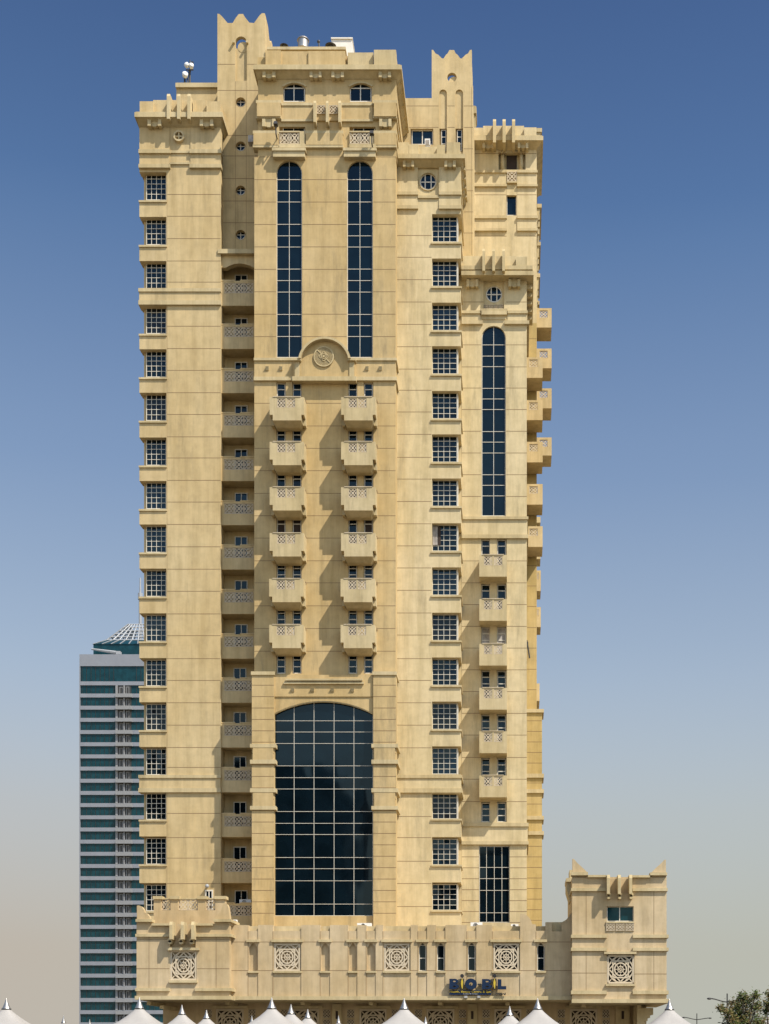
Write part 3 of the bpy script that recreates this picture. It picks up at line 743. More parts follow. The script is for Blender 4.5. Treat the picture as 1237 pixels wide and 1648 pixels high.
belt(T, 742.5, 831, 850, 835.5, P3, .32, 6); belt(T, 742.5, 860, 850, 866, P3, .32, 6)
for a, b in low:
    for xa in (774.6, 800): window(tower, 'casement_window', xa, a, xa+13.8, b+(21 if b < 1300 else 0), P3+.22, (), ([a+10] if b-a < 25 else ([a+10, a+20.5])), 1.3, 1.4, gl='curtain' if (a == 1010) else 'glass')
for k, y in enumerate(bl): stone_balcony(771, y, 44.5, P3, False, 1.35, 35, (7.5, 23.5), 13.5)
for ja in [902.7, 938, 973, 1008, 1043, 1078, 1113, 1148, 1183, 1219, 1254, 1290]: hj(J, 743, 773.5, (ja,), P3); hj(J, 815.5, 847.4, (ja,), P3)
W.box(742.5, 1328, 849, 1355, P3-.06, P3+.1)
belt(T, 742.5, 1324, 850.5, 1330, P3, .32, 6); belt(T, 742.5, 1353.5, 850.5, 1359, P3, .32, 6)
window(tower, 'lobby_window', 771, 1362, 819.6, 1484.6, P3+.15, (782.7, 795.2, 807.5), (1396, 1414, 1433, 1469), .8, .7)
hj(J, 743, 770.3, [1379+17.6*k for k in range(7)], P3, .05); hj(J, 820.2, 847.4, [1379+17.6*k for k in range(7)], P3, .05)
flush(tower, 'stoneR')
# ---------------- ochre strip behind
G.box(847, 520, 863.3, 1141, P4-.12, P4+.1)
G.box(846, 1141, 872, YB, P4-1.2, 20)
for y0, y1 in ((1141, 1146.5), (1245, 1251.5), (1270, 1276), (1313, 1319), (1337.5, 1343.5)): belt(T, 846, y0, 875, y1, P4-1.2, .25, 2.5)
hj(J, 848, 872, [1160+17*k for k in range(5)]+[1260, 1294]+[1362+17*k for k in range(8)], P4-1.2, .045)
hj(J, 848, 863, [545, 580, 614, 648, 683, 718, 910, 943, 976, 1010, 1043, 1077, 1110], P4-.12)
flush(tower)
# ---------------- balconies on the right flank
def side_balcony(x0, x1, yt, yb_, d0, dep=2.3, lx=None, name='flank_balcony'):
    m = MB(); lx = lx or (x1-17, x1-5)
    m.gridwall(x0, yt, x1, yb_, [(lx[0], yt+3.5, lx[1], yt+15.5)], d0, d0+.15)
    xl, xr = X(x0, d0), X(x1, d0); zt, zb = Z(yt, d0), Z(yb_, d0)
    m.wbox(xr-.15, xr, d0+.15, d0+dep, zb, zt); m.wbox(xl, xr-.151, d0+dep-.15, d0+dep, zb, zt); m.wbox(xl, xr-.152, d0+.151, d0+dep-.152, zb, zb+.25)
    o = m.build(name, 'stone', tower); lattice(lx[0]+.1, yt+3.6, lx[1]-.1, yt+15.4, d0+.03, o)
for a, b in ((575, 608), (644, 676), (711, 744), (779, 812), (847, 880)): side_balcony(847.6, 873, a, b, 9.3, 2.4, (851.5, 865))
for a, b in ((496, 527), (561, 592.5), (625, 657), (704, 733)): side_balcony(863.6, 887.5, a, b, 13.0, 2.4, (868, 881))
for a, b in ((832, 838), (895, 896.5), (919, 950), (978, 1008)): side_balcony(863.6, 870, a-1, b+1, 17.0, 2.4, (865, 866)) if b-a > 20 else T.box(863.5, a, 869.5, b+3, 17, 19)
W.box(863.4, 1100, 868, 1128, 17, 20)
# ---------------- finish tower meshes
flush(tower); G.build('ochre_wall', 'gold', tower)
# ================================================================== PODIUM
PD, LT = -6.0, -7.4
pod = thing('podium_building', 'low crenellated sandstone podium with lattice screens and two corner turrets', 'building', (X(640, PD), 2, 0))
CUR = pod
W = MB(); T = TrimMB(); J = MB()
SB = 1603
segs = [('m', 366, 399), ('n', 399, 415), ('m', 415, 439), ('l', 439, 484.5), ('m', 484.5, 515), ('n', 515, 530.7), ('m', 530.7, 560), ('n', 560, 574.7), ('m', 574.7, 589), ('n', 589, 604.3), ('m', 604.3, 616), ('l', 616, 660.6), ('m', 660.6, 672.2), ('w', 672.2, 687), ('m', 687, 701.3), ('w', 701.3, 716.4), ('m', 716.4, 751), ('w', 751, 766.3), ('m', 766.3, 792), ('L', 792, 836.7), ('m', 836.7, 862.3), ('w', 862.3, 877.6), ('m', 877.6, 922)]
W.box(367, 1492, 1000, 1609, PD+.75, 2.0)
for kind, a, b in segs:
    if kind == 'm':
        top = 1488.7
        if a > 836 and a < 840:
            W.prism([(a, SB), (a, 1471), (a+3, 1470.5), (a+9, 1472), (a+14, 1476), (a+18, 1482), (a+19, 1487), (a+25.6, 1488), (b, SB)], PD-.05, PD+.75)
        elif a > 870:
            W.gridwall(a, 1484, b, SB, [(888, 1470, 903.5, 1499)], PD-.05, PD+.75)
            W.prism([(903.5, 1484.2), (906, 1483), (911, 1480), (915, 1475), (918, 1470), (922, 1468), (922, 1484.2)], PD-.05, PD+.7)
            T.box(888, 1484, 903.5, 1500, PD+.5, PD+.7)
        else: W.box(a, top, b, SB, PD-.05, PD+.75)
        hj(J, a, b, (1516, 1562), PD-.05); vj(J, (b-.15,), 1499, SB, PD-.05)
    else:
        T.box(a, 1490.5, b, 1499, PD+.5, PD+.9)
        W.gridwall(a, 1498, b, SB, [(a+1.5, 1518, b-1.2, 1563)], PD, PD+.6)
        tbox('hood_ledge', a-3.2, 1511.8, b+2.6, 1516, PD-.17, PD+.2); tbox('window_sill', a-.5, 1562.6, b+.8, 1565.6, PD-.14, PD+.2)
        if kind in 'nw':
            for sx_, ex in ((1, a+1.5), (-1, b-1.2)):
                m = MB(); P_ = [(ex, 1517.6), (ex+sx_*5, 1517.6), (ex+sx_*4.4, 1519.6), (ex+sx_*3, 1520.4), (ex+sx_*2.6, 1522.4), (ex+sx_*1.2, 1523.2), (ex, 1525.5)]
                m.prism(P_ if sx_ < 0 else P_[::-1], PD+.01, PD+.15); m.build('niche_corbel', 'podium', pod)
        if kind == 'n': W.box(a, 1517, b, 1564, PD+.24, PD+.7)
        if kind == 'w': window(pod, 'slot_window', a+2, 1521, b-1.7, 1562.5, PD+.22, (), (1542,), 1.1, 1.2)
        if kind in 'lL': lattice(a+2, 1518.5, b-2, 1562.5, PD+.02, pod, True, .16)
        if kind == 'l': W.box(a, 1517, b, 1564, PD+.2, PD+.7)
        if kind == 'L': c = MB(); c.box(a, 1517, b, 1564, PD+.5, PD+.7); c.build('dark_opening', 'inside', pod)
T.box(360, 1603, 922, 1609.3, PD-.2, PD+5)
T.box(360, 1609, 922, 1611, PD+.1, PD+5)
flush(pod, 'podium', 'podium_wall')
# ---------------- low corner turrets
def corner(xa, xb, mid, right):
    m0, m1 = mid
    W.box(xa, 1509, m0, 1603, LT, 0) ; W.box(m1, 1509, xb, 1603, LT, 0)
    W.box(m0, 1516, m1, 1603, LT+.15, 0)
    return
LX0, LX1 = 219.5, 369
W.gridwall(LX0, 1487, LX1, 1603, [(273.5, 1487, 314.5, 1531), (273.5, 1531, 316, 1579)], LT, LT+.6)
W.box(LX0, 1487.5, LX1-.05, 1603, LT+.6, 2)
W.box(273.5, 1487, 314.5, 1530, LT+.3, LT+.7)
T.box(217.8, 1479, 244, 1483.5, LT-.25, LT+.7); T.box(343, 1479, 371.5, 1483.5, LT-.25, LT+3)
W.box(220, 1483, 242, 1488, LT-.03, LT+.6); W.box(345, 1483, 369, 1488, LT-.03, LT+3)
W.prism([(220, 1479), (220, 1457.5), (223, 1457), (228, 1459.5), (231, 1464), (232, 1468), (236, 1470), (240, 1475), (241, 1479)], LT, LT+.5)
W.prism([(344.5, 1479), (347.5, 1474), (351, 1471), (355, 1466), (358, 1458), (359, 1454), (361, 1453), (365, 1455), (367, 1460), (368.5, 1470), (369.5, 1479)], LT+.3, LT+.9)
T.box(244, 1486, 272, 1489.5, LT-.22, LT+.4); T.box(313, 1486, 342, 1489.5, LT-.22, LT+.4)
for a, b in ((LX0-2.2, 272.5), (313, LX1+3)):
    bk = 3 if b > 350 else .4
    belt(T, a, 1503, b, 1507.5, LT, .28, bk); belt(T, a, 1590, b, 1595, LT, .28, bk)
fins(T, ((272.2, 277), (290.3, 295.2), (307.2, 312)), 1483, 1511.5, LT-.75, LT+.35)
for x in (274.6, 292.7, 309.6):
    for q, r in ((1513.5, .17), (1517, .15)): T.disc(X(x, LT), Z(q, LT), r, LT-.35, LT+.3, 12)
tbox('hood_ledge', 268, 1525, 320, 1529.3, LT-.22, LT+.3); tbox('window_sill', 271.5, 1577.5, 317, 1581.5, LT-.18, LT+.3)
lattice(273.8, 1529.6, 315.8, 1577.5, LT+.02, pod, True, .2)
W.box(273, 1530, 317, 1578, LT+.26, LT+.62)
vj(J, (239.5, 347.5), 1507, 1590, LT); hj(J, LX0, 272.5, (1511.5, 1559), LT); hj(J, 317, LX1, (1511.5, 1559), LT)
T.box(216.5, 1602.6, LX1+2.4, 1608.8, LT-.3, 2)
# roof terrace balustrade behind left turret
BL = -5.2
for a, b in ((247, 259), (274, 286.5), (318, 330.5), (346, 362)):
    W.box(a, 1446, b, 1466, BL, BL+.6); T.box(a-1.6, 1442, b+1.6, 1447, BL-.12, BL+.72)
W.box(247, 1465, 362, 1500, BL-.01, BL+.61)
for a, b in ((259.2, 273.8), (286.7, 302.2), (302.4, 317.8), (330.7, 345.8)): lattice(a, 1447.5, b, 1464.8, BL+.2, pod, name='balustrade_panel')
T.box(259, 1445.3, 346, 1447.3, BL+.15, BL+.4)
# right turret
RX0, RX1 = 920.5, 1072.5
W.gridwall(RX0, 1411, RX1, 1608, [(975.5, 1405, 1017.5, 1438), (976, 1458.5, 1019.5, 1484), (976.5, 1536, 1020.5, 1584)], LT, LT+.6)
W.box(RX0, 1411.5, RX1-.05, 1608, LT+.6, 2)
W.box(975, 1414.5, 1018, 1440, LT+.45, LT+.7)
W.prism([(921, 1404), (921, 1382), (923.5, 1382.5), (929, 1389), (939, 1398), (944.5, 1403.8)], LT, LT+.5)
W.prism([(1071.5, 1404), (1071.5, 1383.5), (1069, 1383.5), (1064, 1389), (1054, 1398), (1048.5, 1403.8)], LT, LT+.5)
T.box(919, 1403.3, 946, 1408.5, LT-.25, LT+.7); T.box(1046, 1404, 1073.5, 1408.5, LT-.25, LT+.7)
W.box(921, 1408, 943, 1412, LT, LT+.6); W.box(1049, 1408, 1071.5, 1412, LT, LT+.6)
T.box(946, 1408, 975.5, 1411.6, LT-.22, LT+.4); T.box(1017.5, 1408.5, 1046, 1412, LT-.22, LT+.4)
for a, b in ((RX0-1.6, 975), (1018, RX1+1.8)):
    belt(T, a, 1429, b, 1434, LT, .28, 3); belt(T, a, 1504, b+1.5, 1509.3, LT, .28, 3); belt(T, a, 1525, b+1.5, 1530.3, LT, .28, 3); belt(T, a, 1594, b+1.5, 1600, LT, .28, 3)
fins(T, ((976.5, 981.5), (994.2, 999), (1012.5, 1017.3)), 1407.5, 1438.5, LT-.75, LT+.5)
for x in (979, 996.8, 1015):
    for q, r in ((1440.5, .17), (1444.5, .15)): T.disc(X(x, LT), Z(q, LT), r, LT-.35, LT+.3, 12)
window(pod, 'casement_window', 976.2, 1459, 1019.3, 1483, LT+.25, (997,), (), 1.2, 1.4, gl='teal')
T.box(975, 1483, 1020.5, 1485.5, LT-.1, LT+.3)
for q in range(3): lattice(975.5+q*15.6, 1485.5, 989+q*15.6, 1498, LT-.08, pod)
tbox('hood_ledge', 972, 1531.5, 1024, 1535.3, LT-.22, LT+.3); tbox('window_sill', 974.5, 1583.5, 1022, 1586.8, LT-.18, LT+.3)
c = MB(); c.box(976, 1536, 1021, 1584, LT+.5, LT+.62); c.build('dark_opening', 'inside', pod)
lattice(977, 1537, 1020, 1583, LT+.02, pod, True, .2)
vj(J, (943, 1052), 1434, 1504, LT); vj(J, (943, 1052), 1530, 1594, LT); hj(J, RX0, 976, (1566,), LT); hj(J, 1020.5, RX1, (1567.5,), LT)
T.box(RX0-.5, 1607.8, RX1+4.5, 1614, LT-.3, 2)
T.box(911, 1413, 921, 1419, -4.6, -1.5); T.box(911.6, 1419, 921, 1432, -4.4, -1.7); T.frustum((X(911.6, -4.4), X(921, -4.4), -4.4, -1.7), Z(1432, -4.4), (X(917, -4.4), X(921, -4.4), -4.4, -1.7), Z(1450, -4.4))
T.box(916.5, 1400, 921, 1413, -4, -2)
flush(pod, 'podium', 'podium_wall')
# ---------------- shaded ground storey
GW = -1.6
W.box(262, 1610, 1030, 1640, GW+.4, 14); W.wbox(X(262, GW+.4), X(1030, GW+.4), GW+.4, 14, 0, Z(1640, GW+.4))
sq = [(347, 392), (470, 513), (578, 622), (686, 731), (795, 839), (917, 961)]
c = MB()
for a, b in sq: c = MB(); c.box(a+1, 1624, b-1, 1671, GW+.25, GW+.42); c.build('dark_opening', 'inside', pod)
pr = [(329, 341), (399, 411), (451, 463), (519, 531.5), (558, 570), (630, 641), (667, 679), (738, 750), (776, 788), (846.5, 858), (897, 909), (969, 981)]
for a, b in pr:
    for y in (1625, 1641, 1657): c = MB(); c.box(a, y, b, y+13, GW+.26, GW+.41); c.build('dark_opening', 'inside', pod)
hs = [(a, 1623.5, b, 1671) for a, b in sq]+[(a, y-.4, b, y+13.4) for a, b in pr for y in (1625, 1641, 1657)]
W.gridwall(262, 1609, 1030, 1679, hs, GW, GW+.4); W.wbox(X(262, GW), X(1030, GW), GW, GW+.4, 0, Z(1679, GW))
for a, b in sq:
    lattice(a+.2, 1624, b-.2, 1670.8, GW+.02, pod, True, .16); T.box(a-7, 1618.6, b+6, 1622.5, GW-.25, GW+.1)
for a, b in pr:
    for y in (1625, 1641, 1657): lattice(a+.1, y, b-.1, y+13, GW+.03, pod)
for a, b in ((534, 549.5), (752, 767.5), (991, 1013)):
    T.box(a, 1616, b, 1679, GW-.35, GW+.1); T.box(a+2, 1624, b-2, 1626, GW-.45, GW-.3)
    T.wbox(X(a, GW), X(b, GW), GW-.35, GW+.1, 0, Z(1679, GW))
    c = MB(); c.box((a+b)/2-2, 1627, (a+b)/2+2, 1640, GW-.37, GW-.34); c.build('dark_opening', 'inside', pod)
for x, yy in ((239, 1612), (260, 1618), (365.5, 1611.5), (486.5, 1611.5), (596.5, 1612), (707.5, 1611.5), (816.5, 1612), (939, 1615), (1028.5, 1617)):
    T.box(x-3.2, yy, x+3.2, yy+5.5, -5.0 if x > 360 else -6, GW+.1)
for k, (a, y0, y1) in enumerate(((1051, 1622, 1633), (1046, 1632, 1638), (1042, 1638, 1643), (1037, 1643, 1650))): T.box(1025, y0, a, y1, -4.4+.02*k, -1.9)
T.box(1020, 1612, 1040, 1700, -2.6, 4)
flush(pod, 'podium', 'podium_wall')
c = MB()
for x, y in ((512, 1600), (505, 1604)): pass
# ================================================================== SIGN
sd = PD-.3
sign = thing('shop_sign', 'navy and yellow lettered spa sign mounted on the podium wall', 'sign', (X(768, sd), sd, Z(1601, sd)))
FT = None
def text(name, s, x0, y0, x1, y1, d, mat, off=.0, ext=.05, parent=sign):
    cu = bpy.data.curves.new(name, 'FONT'); cu.body = s; cu.size = 1; cu.offset = off; cu.extrude = ext
    cu.materials.append(M[mat])
    o = bpy.data.objects.new(name, cu); COL.objects.link(o)
    bpy.context.view_layer.update()
    bb = o.bound_box; bx0 = min(v[0] for v in bb); bx1 = max(v[0] for v in bb); by0 = min(v[1] for v in bb); by1 = max(v[1] for v in bb)
    sx = (X(x1, d)-X(x0, d))/(bx1-bx0); sy = (Z(y0, d)-Z(y1, d))/(by1-by0)
    me_ = bpy.data.meshes.new_from_object(o); bpy.data.objects.remove(o); o = bpy.data.objects.new(name, me_); COL.objects.link(o)
    o.parent = parent; o.rotation_euler = (math.pi/2, 0, 0); o.scale = (sx, sy, 1)
    o.location = Vector((X(x0, d)-bx0*sx, d, Z(y1, d)-by0*sy))-wpos(parent)
    return o
def letter_B(a, b, y0, y1):
    m = MB(); d0, d1 = sd-.12, sd+.1; xl, xr, zt, zb = X(a, sd), X(b, sd), Z(y0, sd), Z(y1, sd); h = zt-zb; w_ = xr-xl
    def lobe(z0, z1, r):
        o_ = [(xl+w_*.55+(r-w_*.55)*math.sin(t*math.pi/10), (z0+z1)/2+(z1-z0)/2*math.cos(t*math.pi/10)) for t in range(11)]
        th = (z1-z0)*.36
        i_ = [(xl+w_*.55+(r-w_*.55)*.3*math.sin(t*math.pi/10), (z0+z1)/2+((z1-z0)/2-th)*math.cos(t*math.pi/10)) for t in range(11)]
        for k in range(10): m.wprism([o_[k], o_[k+1], i_[k+1], i_[k]], d0, d1)
        m.wprism([(xl+w_*.38, z1), (xl+w_*.55, z1), (xl+w_*.55, z1-th), (xl+w_*.38, z1-th)], d0, d1); m.wprism([(xl+w_*.38, z0), (xl+w_*.55, z0), (xl+w_*.55, z0+th), (xl+w_*.38, z0+th)], d0, d1)
    m.wprism([(xl, zb), (xl+w_*.38, zb), (xl+w_*.38, zt), (xl, zt)], d0, d1)
    lobe(zb+h*.5, zt, w_*.93); lobe(zb, zb+h*.5, w_)
    m.build('letter', 'navy', sign)
def letter_O(a, b, y0, y1):
    m = MB(); cx_, cz_ = (X(a, sd)+X(b, sd))/2, (Z(y0, sd)+Z(y1, sd))/2; rx, rz_ = (X(b, sd)-X(a, sd))/2, (Z(y0, sd)-Z(y1, sd))/2
    for k in range(28):
        p_ = [(cx_+rx*f_*math.cos(q*math.pi/14), cz_+rz_*f_*math.sin(q*math.pi/14)) for f_, q in ((.3, k), (1, k), (1, k+1), (.3, k+1))]
        m.wprism(p_, sd-.12, sd+.1)
    m.build('letter', 'navy', sign)
letter_B(723, 738.4, 1575.3, 1591.8); letter_O(748, 767.2, 1574.8, 1592.6); letter_B(775.5, 791.3, 1575.7, 1592)
m = MB(); m.prism([(800.6, 1576), (806.6, 1576), (806.6, 1587), (814.4, 1587), (814.4, 1592.2), (800.6, 1592.2)], sd-.12, sd+.1); m.build('letter', 'navy', sign)
m = MB(); m.box(768.3, 1583, 773.6, 1585.2, sd-.1, sd+.1); m.build('hyphen', 'black', sign)
for cx_ in (743.4, 795.6):
    m = MB(); m.disc(X(cx_, sd), Z(1570.7, sd), .14, sd-.12, sd+.1, 18)
    m.prism([(cx_-3, 1575), (cx_+3, 1575), (cx_+3.3, 1583), (cx_+1.8, 1592), (cx_-1.6, 1592), (cx_-3.3, 1583)], sd-.08, sd+.1)
    f_ = m.build('letter_figure', 'black', sign)
    m = MB(); m.prism([(cx_-.6, 1575.5), (cx_+.6, 1575.5), (cx_+1.9, 1581), (cx_+1.2, 1587), (cx_+.7, 1591.5), (cx_-.3, 1591), (cx_-1.5, 1586), (cx_-1.9, 1581)], sd-.12, sd-.07); m.build('yellow_body', 'yellow', f_)
m = MB(); m.box(723, 1593.6, 790, 1601, sd, sd+.12); m.build('name_strip', 'navy', sign)
text('lettering', 'Health, Beauty Centre & Spa', 723.6, 1594.2, 789.4, 1598.4, sd-.02, 'yellow', .012, .01)
text('lettering', '(Ladies & Gents)', 745, 1598.7, 768, 1600.6, sd-.02, 'whitetext', .01, .01)
m = MB(); p = [(797, 1600.5), (799, 1598), (800.5, 1600.3), (802.5, 1598.6), (804, 1600.4), (806, 1598.7), (808, 1600.6), (810, 1598.8), (811.5, 1600.8), (813.2, 1597.6), (812.5, 1602)]
for a, b in zip(p, p[1:]): m.bar((X(a[0], sd), Z(a[1], sd)), (X(b[0], sd), Z(b[1], sd)), .05, sd-.04, sd+.02)
m.build('script_lettering', 'black', sign)
m = MB()
for x in (730, 760, 785, 806): m.wbox(X(x, sd)-.03, X(x, sd)+.03, sd+.05, PD+.1, Z(1600, sd)-.03, Z(1600, sd)+.03)
for x in (731, 757, 783, 805): m.wbox(X(x, sd)-.03, X(x, sd)+.03, sd+.05, PD+.1, Z(1584, sd)-.03, Z(1584, sd)+.03)
m.build('mounting_bar', 'dark', sign)
for k, (x, lb) in enumerate(((749.3, 'small white floodlight under the sign, the left one of two'), (770.3, 'small white floodlight under the sign, the right one of two'))):
    m = MB(); dd = PD-.5; m.frustum((X(x-2.3, dd), X(x+2.3, dd), dd, dd+.25), Z(1602.6, dd), (X(x-2.6, dd), X(x+2.6, dd), dd+.05, dd+.3), Z(1606, dd)); m.use('dark') if False else None
    m.wbox(X(x, dd)-.04, X(x, dd)+.04, dd+.2, PD, Z(1605, dd)-.05, Z(1605, dd)+.02)
    o = m.build('floodlight', 'unit'); tag(o, lb, 'floodlight', 'floodlights under the sign')
# ================================================================== ROOF AND FACADE EQUIPMENT
rz = lambda y, d: Z(y, d)
ant = thing('antenna_mast', 'rooftop antenna mast with three round dishes on the left penthouse', 'antenna', (X(305, 7), 7, Z(133, 7)))
m = MB()
m.tube((X(305.5, 7), 7, Z(134, 7)), (X(305.5, 7), 7, Z(97, 7)), .07, .05); m.tube((X(303.8, 7), 7, Z(134, 7)), (X(303.8, 7), 7, Z(112, 7)), .05)
m.tube((X(297, 7), 7, Z(134, 7)), (X(297, 7), 7, Z(124, 7)), .08); m.tube((X(301, 7), 7, Z(134, 7)), (X(301, 7), 7, Z(126, 7)), .05)
m.tube((X(299, 7), 7, Z(112.5, 7)), (X(311, 7), 7, Z(112.5, 7)), .05); m.tube((X(305, 7), 7, Z(113, 7)), (X(305.5, 7), 7, Z(120, 7)), .12, .05)
m.wbox(X(308, 7), X(311, 7), 6.9, 7.1, Z(106, 7), Z(100, 7)); m.build('mast', 'dark', ant)
for cx_, cy_, r, tl in ((297.5, 122.8, .24, .25), (301.5, 107.3, .2, -.3), (307.6, 108.5, .2, .2)):
    m = MB(); c = Vector((X(cx_, 6.8), 6.8, Z(cy_, 6.8))); ax = Vector((tl, -1, .25)).normalized()
    m.tube(c, c+ax*.25, r*.9, r, 18); m.build('dish', 'unit', ant, True)
m = MB(); m.tube((X(487.5, 4.5), 4.5, Z(79, 4.5)), (X(487.5, 4.5), 4.5, Z(66, 4.5)), .44, .44, 24); m.tube((X(487.5, 4.5), 4.5, Z(66, 4.5)), (X(487.5, 4.5), 4.5, Z(63.5, 4.5)), .5, .44, 24)
tag(m.build('roof_vent', 'steel', None, False), 'shiny steel cylinder vent standing on the flat roof of the highest block', 'vent')
m = MB(); m.box(533, 61, 566.5, 96, 4.8, 8.5); m.box(532.4, 60, 567.1, 62, 4.7, 8.6)
tag(m.build('water_tank', 'tank'), 'pale boxy water tank on the roof behind the parapet', 'tank')
for x, lb in ((457, 'small low black vent hood on the roof left of the steel vent'), (532, 'wider low black vent hood beside the pale water tank')):
    m = MB(); c = (X(x, 4), 4, Z(76, 4)); m.tube(c, (c[0], c[1], c[2]+.1), .2, .2, 12); m.tube((c[0], c[1], c[2]+.1), (c[0], c[1], c[2]+.22), .34 if x < 500 else .45, .15, 16)
    tag(m.build('vent_hood', 'dark'), lb, 'vent', 'roof vent hoods')
m = MB(); c = (X(513, 4), 4, Z(76, 4)); m.tube(c, (c[0], c[1], c[2]+.4), .06, .06); m.ball((c[0]-.03, 4, c[2]+.45), .13)
tag(m.build('roof_pipe', 'dark'), 'thin dark pipe with knob between the steel vent and the water tank', 'pipe')
def flood(x, y, d, lb, dx=0):
    m = MB(); c = (X(x, d-.9), d-.9, Z(y, d-.9)); m.frustum((c[0]-.12, c[0]+.12, d-1.0, d-.75), c[2]+.14, (c[0]-.17+dx, c[0]+.17+dx, d-1.1, d-.7), c[2]-.12)
    m.tube((c[0], d-.85, c[2]-.1), (c[0], d-.8, c[2]-.75), .05); m.tube((c[0], d-.8, c[2]-.75), (c[0], d-.2, c[2]-.75), .05)
    tag(m.build('floodlight', 'dark'), lb, 'floodlight', 'dark floodlights on the upper facade')
flood(443.5, 199, P0, 'black floodlight on an arm left of the lattice panels near the top')
flood(598, 214, P0, 'dark floodlight beside the right lattice panels near the top')
m = MB(); m.box(399, 217.5, 408, 228, .6, 1.2); m.box(405, 221, 411, 224, .75, .95); tag(m.build('floodlight', 'curtain'), 'grey floodlight box sticking out left of the central block', 'floodlight')
def acunit(x0, y0, x1, y1, d, lb, grp=None, grille=True):
    t = thing('air_conditioner', lb, 'air conditioner', (X((x0+x1)/2, d), d+.2, Z(y1, d)), grp)
    m = MB(); m.box(x0, y0, x1, y1, d, d+.4); m.build('casing', 'unit', t)
    if not grille:
        m = MB(); m.box(x0+1.4, y0+2.2, x1-1.4, y1-1, d-.02, d+.01); m.build('front_panel', 'curtain', t); return t
    m = MB(); xx, zz = X(x0+(x1-x0)*.42, d), Z((y0+y1)/2, d); r = (Z(y0, d)-Z(y1, d))*.38
    m.ring(xx, zz, r*.8, r, d-.03, d+.01, 18)
    for k in range(3): m.ring(xx, zz, r*(.15+.2*k), r*(.2+.2*k), d-.025, d+.01, 14)
    m.build('fan_grille', 'dark', t); return t
t = acunit(683.3, 223, 691.8, 233, T2-.9, 'small window air conditioner hanging below the wide window behind the right wing', None, False)
m = MB(); m.box(684.5, 233, 691, 237, T2-.85, T2-.5); m.wbox(X(685, T2-.8), X(690, T2-.8), T2-.8, T2, Z(236, T2-.8), Z(235, T2-.8)); m.build('bracket', 'unit', t)
acunit(385, 1447.5, 403.5, 1456, 2.45, 'white air conditioner standing on the lowest recessed balcony')
acunit(574.5, 1485.5, 597.5, 1493, -3.5, 'long white air conditioner peeking over the podium parapet under the great window')
acunit(757, 1484.5, 776, 1494, -3.2, 'white and black air conditioner peeking over the podium parapet under the right windows')
acunit(375, 1480, 380.5, 1490, -4.5, 'narrow white air conditioner behind the left turret on the podium roof')
acunit(822, 1487, 834, 1493, -3.0, 'low white box unit on the podium roof left of the rounded merlon')
m = MB(); dd = P4-.2
m.bar((X(847.5, dd), Z(1032, dd)), (X(852, dd), Z(1060, dd)), .12, dd-.3, dd-.1); m.bar((X(849, dd), Z(1034, dd)), (X(849, dd), Z(1040, dd)), .08, dd-.2, P4)
tag(m.build('wall_pole', 'dark'), 'short slanted dark pole fixed to the ochre wall strip on the right', 'pole')
m = MB(); dd = P1-.3; m.ball((X(333, dd), dd, Z(1426, dd)), .16); m.wbox(X(333, dd)-.05, X(333, dd)+.05, dd, P1+.02, Z(1426, dd), Z(1423, dd)); tag(m.build('wall_lamp', 'roofgrey'), 'small grey wall lamp above the little door over the left turret', 'lamp')
window(tower, 'terrace_door', 329.5, 1432, 342.5, 1500, P1-.06, (336,), (), 2.2, 1.4)
# ================================================================== GLASS TOWER BEHIND
GD = 290.0
gt = thing('glass_tower', 'distant blue green glass tower with grey bands and white roof truss', 'tower', (X(224, GD), GD+15, 0))
x0, x1 = 127.5, 322
m = MB(); m.wbox(X(x0, GD)+.3, X(x1, GD)-.3, GD+.3, GD+34, 0, Z(1055, GD))
m.box(150, 1036, 300, 1056, GD+4, GD+28); m.build('curtain_wall', 'teal', gt)
m = MB(); m.box(x0, 1053, x1, 1072, GD, GD+34.4)
y = 1096.6; k = 0; pitch = 19.6
lev = []
while y < 1715:
    m.box(x0, y, x1, y+6.2, GD-.05, GD+34.4); lev.append(y); y += pitch
m.box(x0-.3, 1072, x0+1.2, 1715, GD-.1, GD+34.5)
m.build('spandrel_band', 'panel', gt)
m = MB()
for yy in lev:
    for q in range(10): pass
for q in range(26):
    xx = x0+4+q*7.3
    if 184 < xx < 212: continue
    m.box(xx, 1072, xx+.35, 1700, GD+.18, GD+.32)
m.build('window_mullion', 'dark', gt)
bal = MB(); yy = lev[0]
bal.use('dark').box(186, yy+6.3, 211, yy+pitch-.1, GD+.12, GD+.25)
bal.use('balcwhite').box(185.5, yy+6.3, 189, yy+pitch-.1, GD-.1, GD+.2); bal.box(198.4, yy+6.3, 200, yy+pitch-.1, GD-.4, GD+.2)
bal.box(185.3, yy+pitch-.2, 211.5, yy+pitch+5.6, GD-.9, GD)
bal.use('balcwhite').box(192, yy+9, 197.5, yy+pitch-.1, GD+.02, GD+.1); bal.box(202.5, yy+8.5, 207.5, yy+pitch-.1, GD+.02, GD+.1)
bal.use('dark').box(193, yy+9.8, 196.5, yy+pitch-.1, GD-.01, GD+.04); bal.box(203.5, yy+9.3, 206.8, yy+pitch-.1, GD-.01, GD+.04)
b0 = bal.build('balcony', None, gt)
stepz = Z(lev[0], GD)-Z(lev[1], GD)
for k in range(1, len(lev)-1):
    c = b0.copy(); COL.objects.link(c); c.location = Vector(b0.location)-Vector((0, 0, stepz*k))
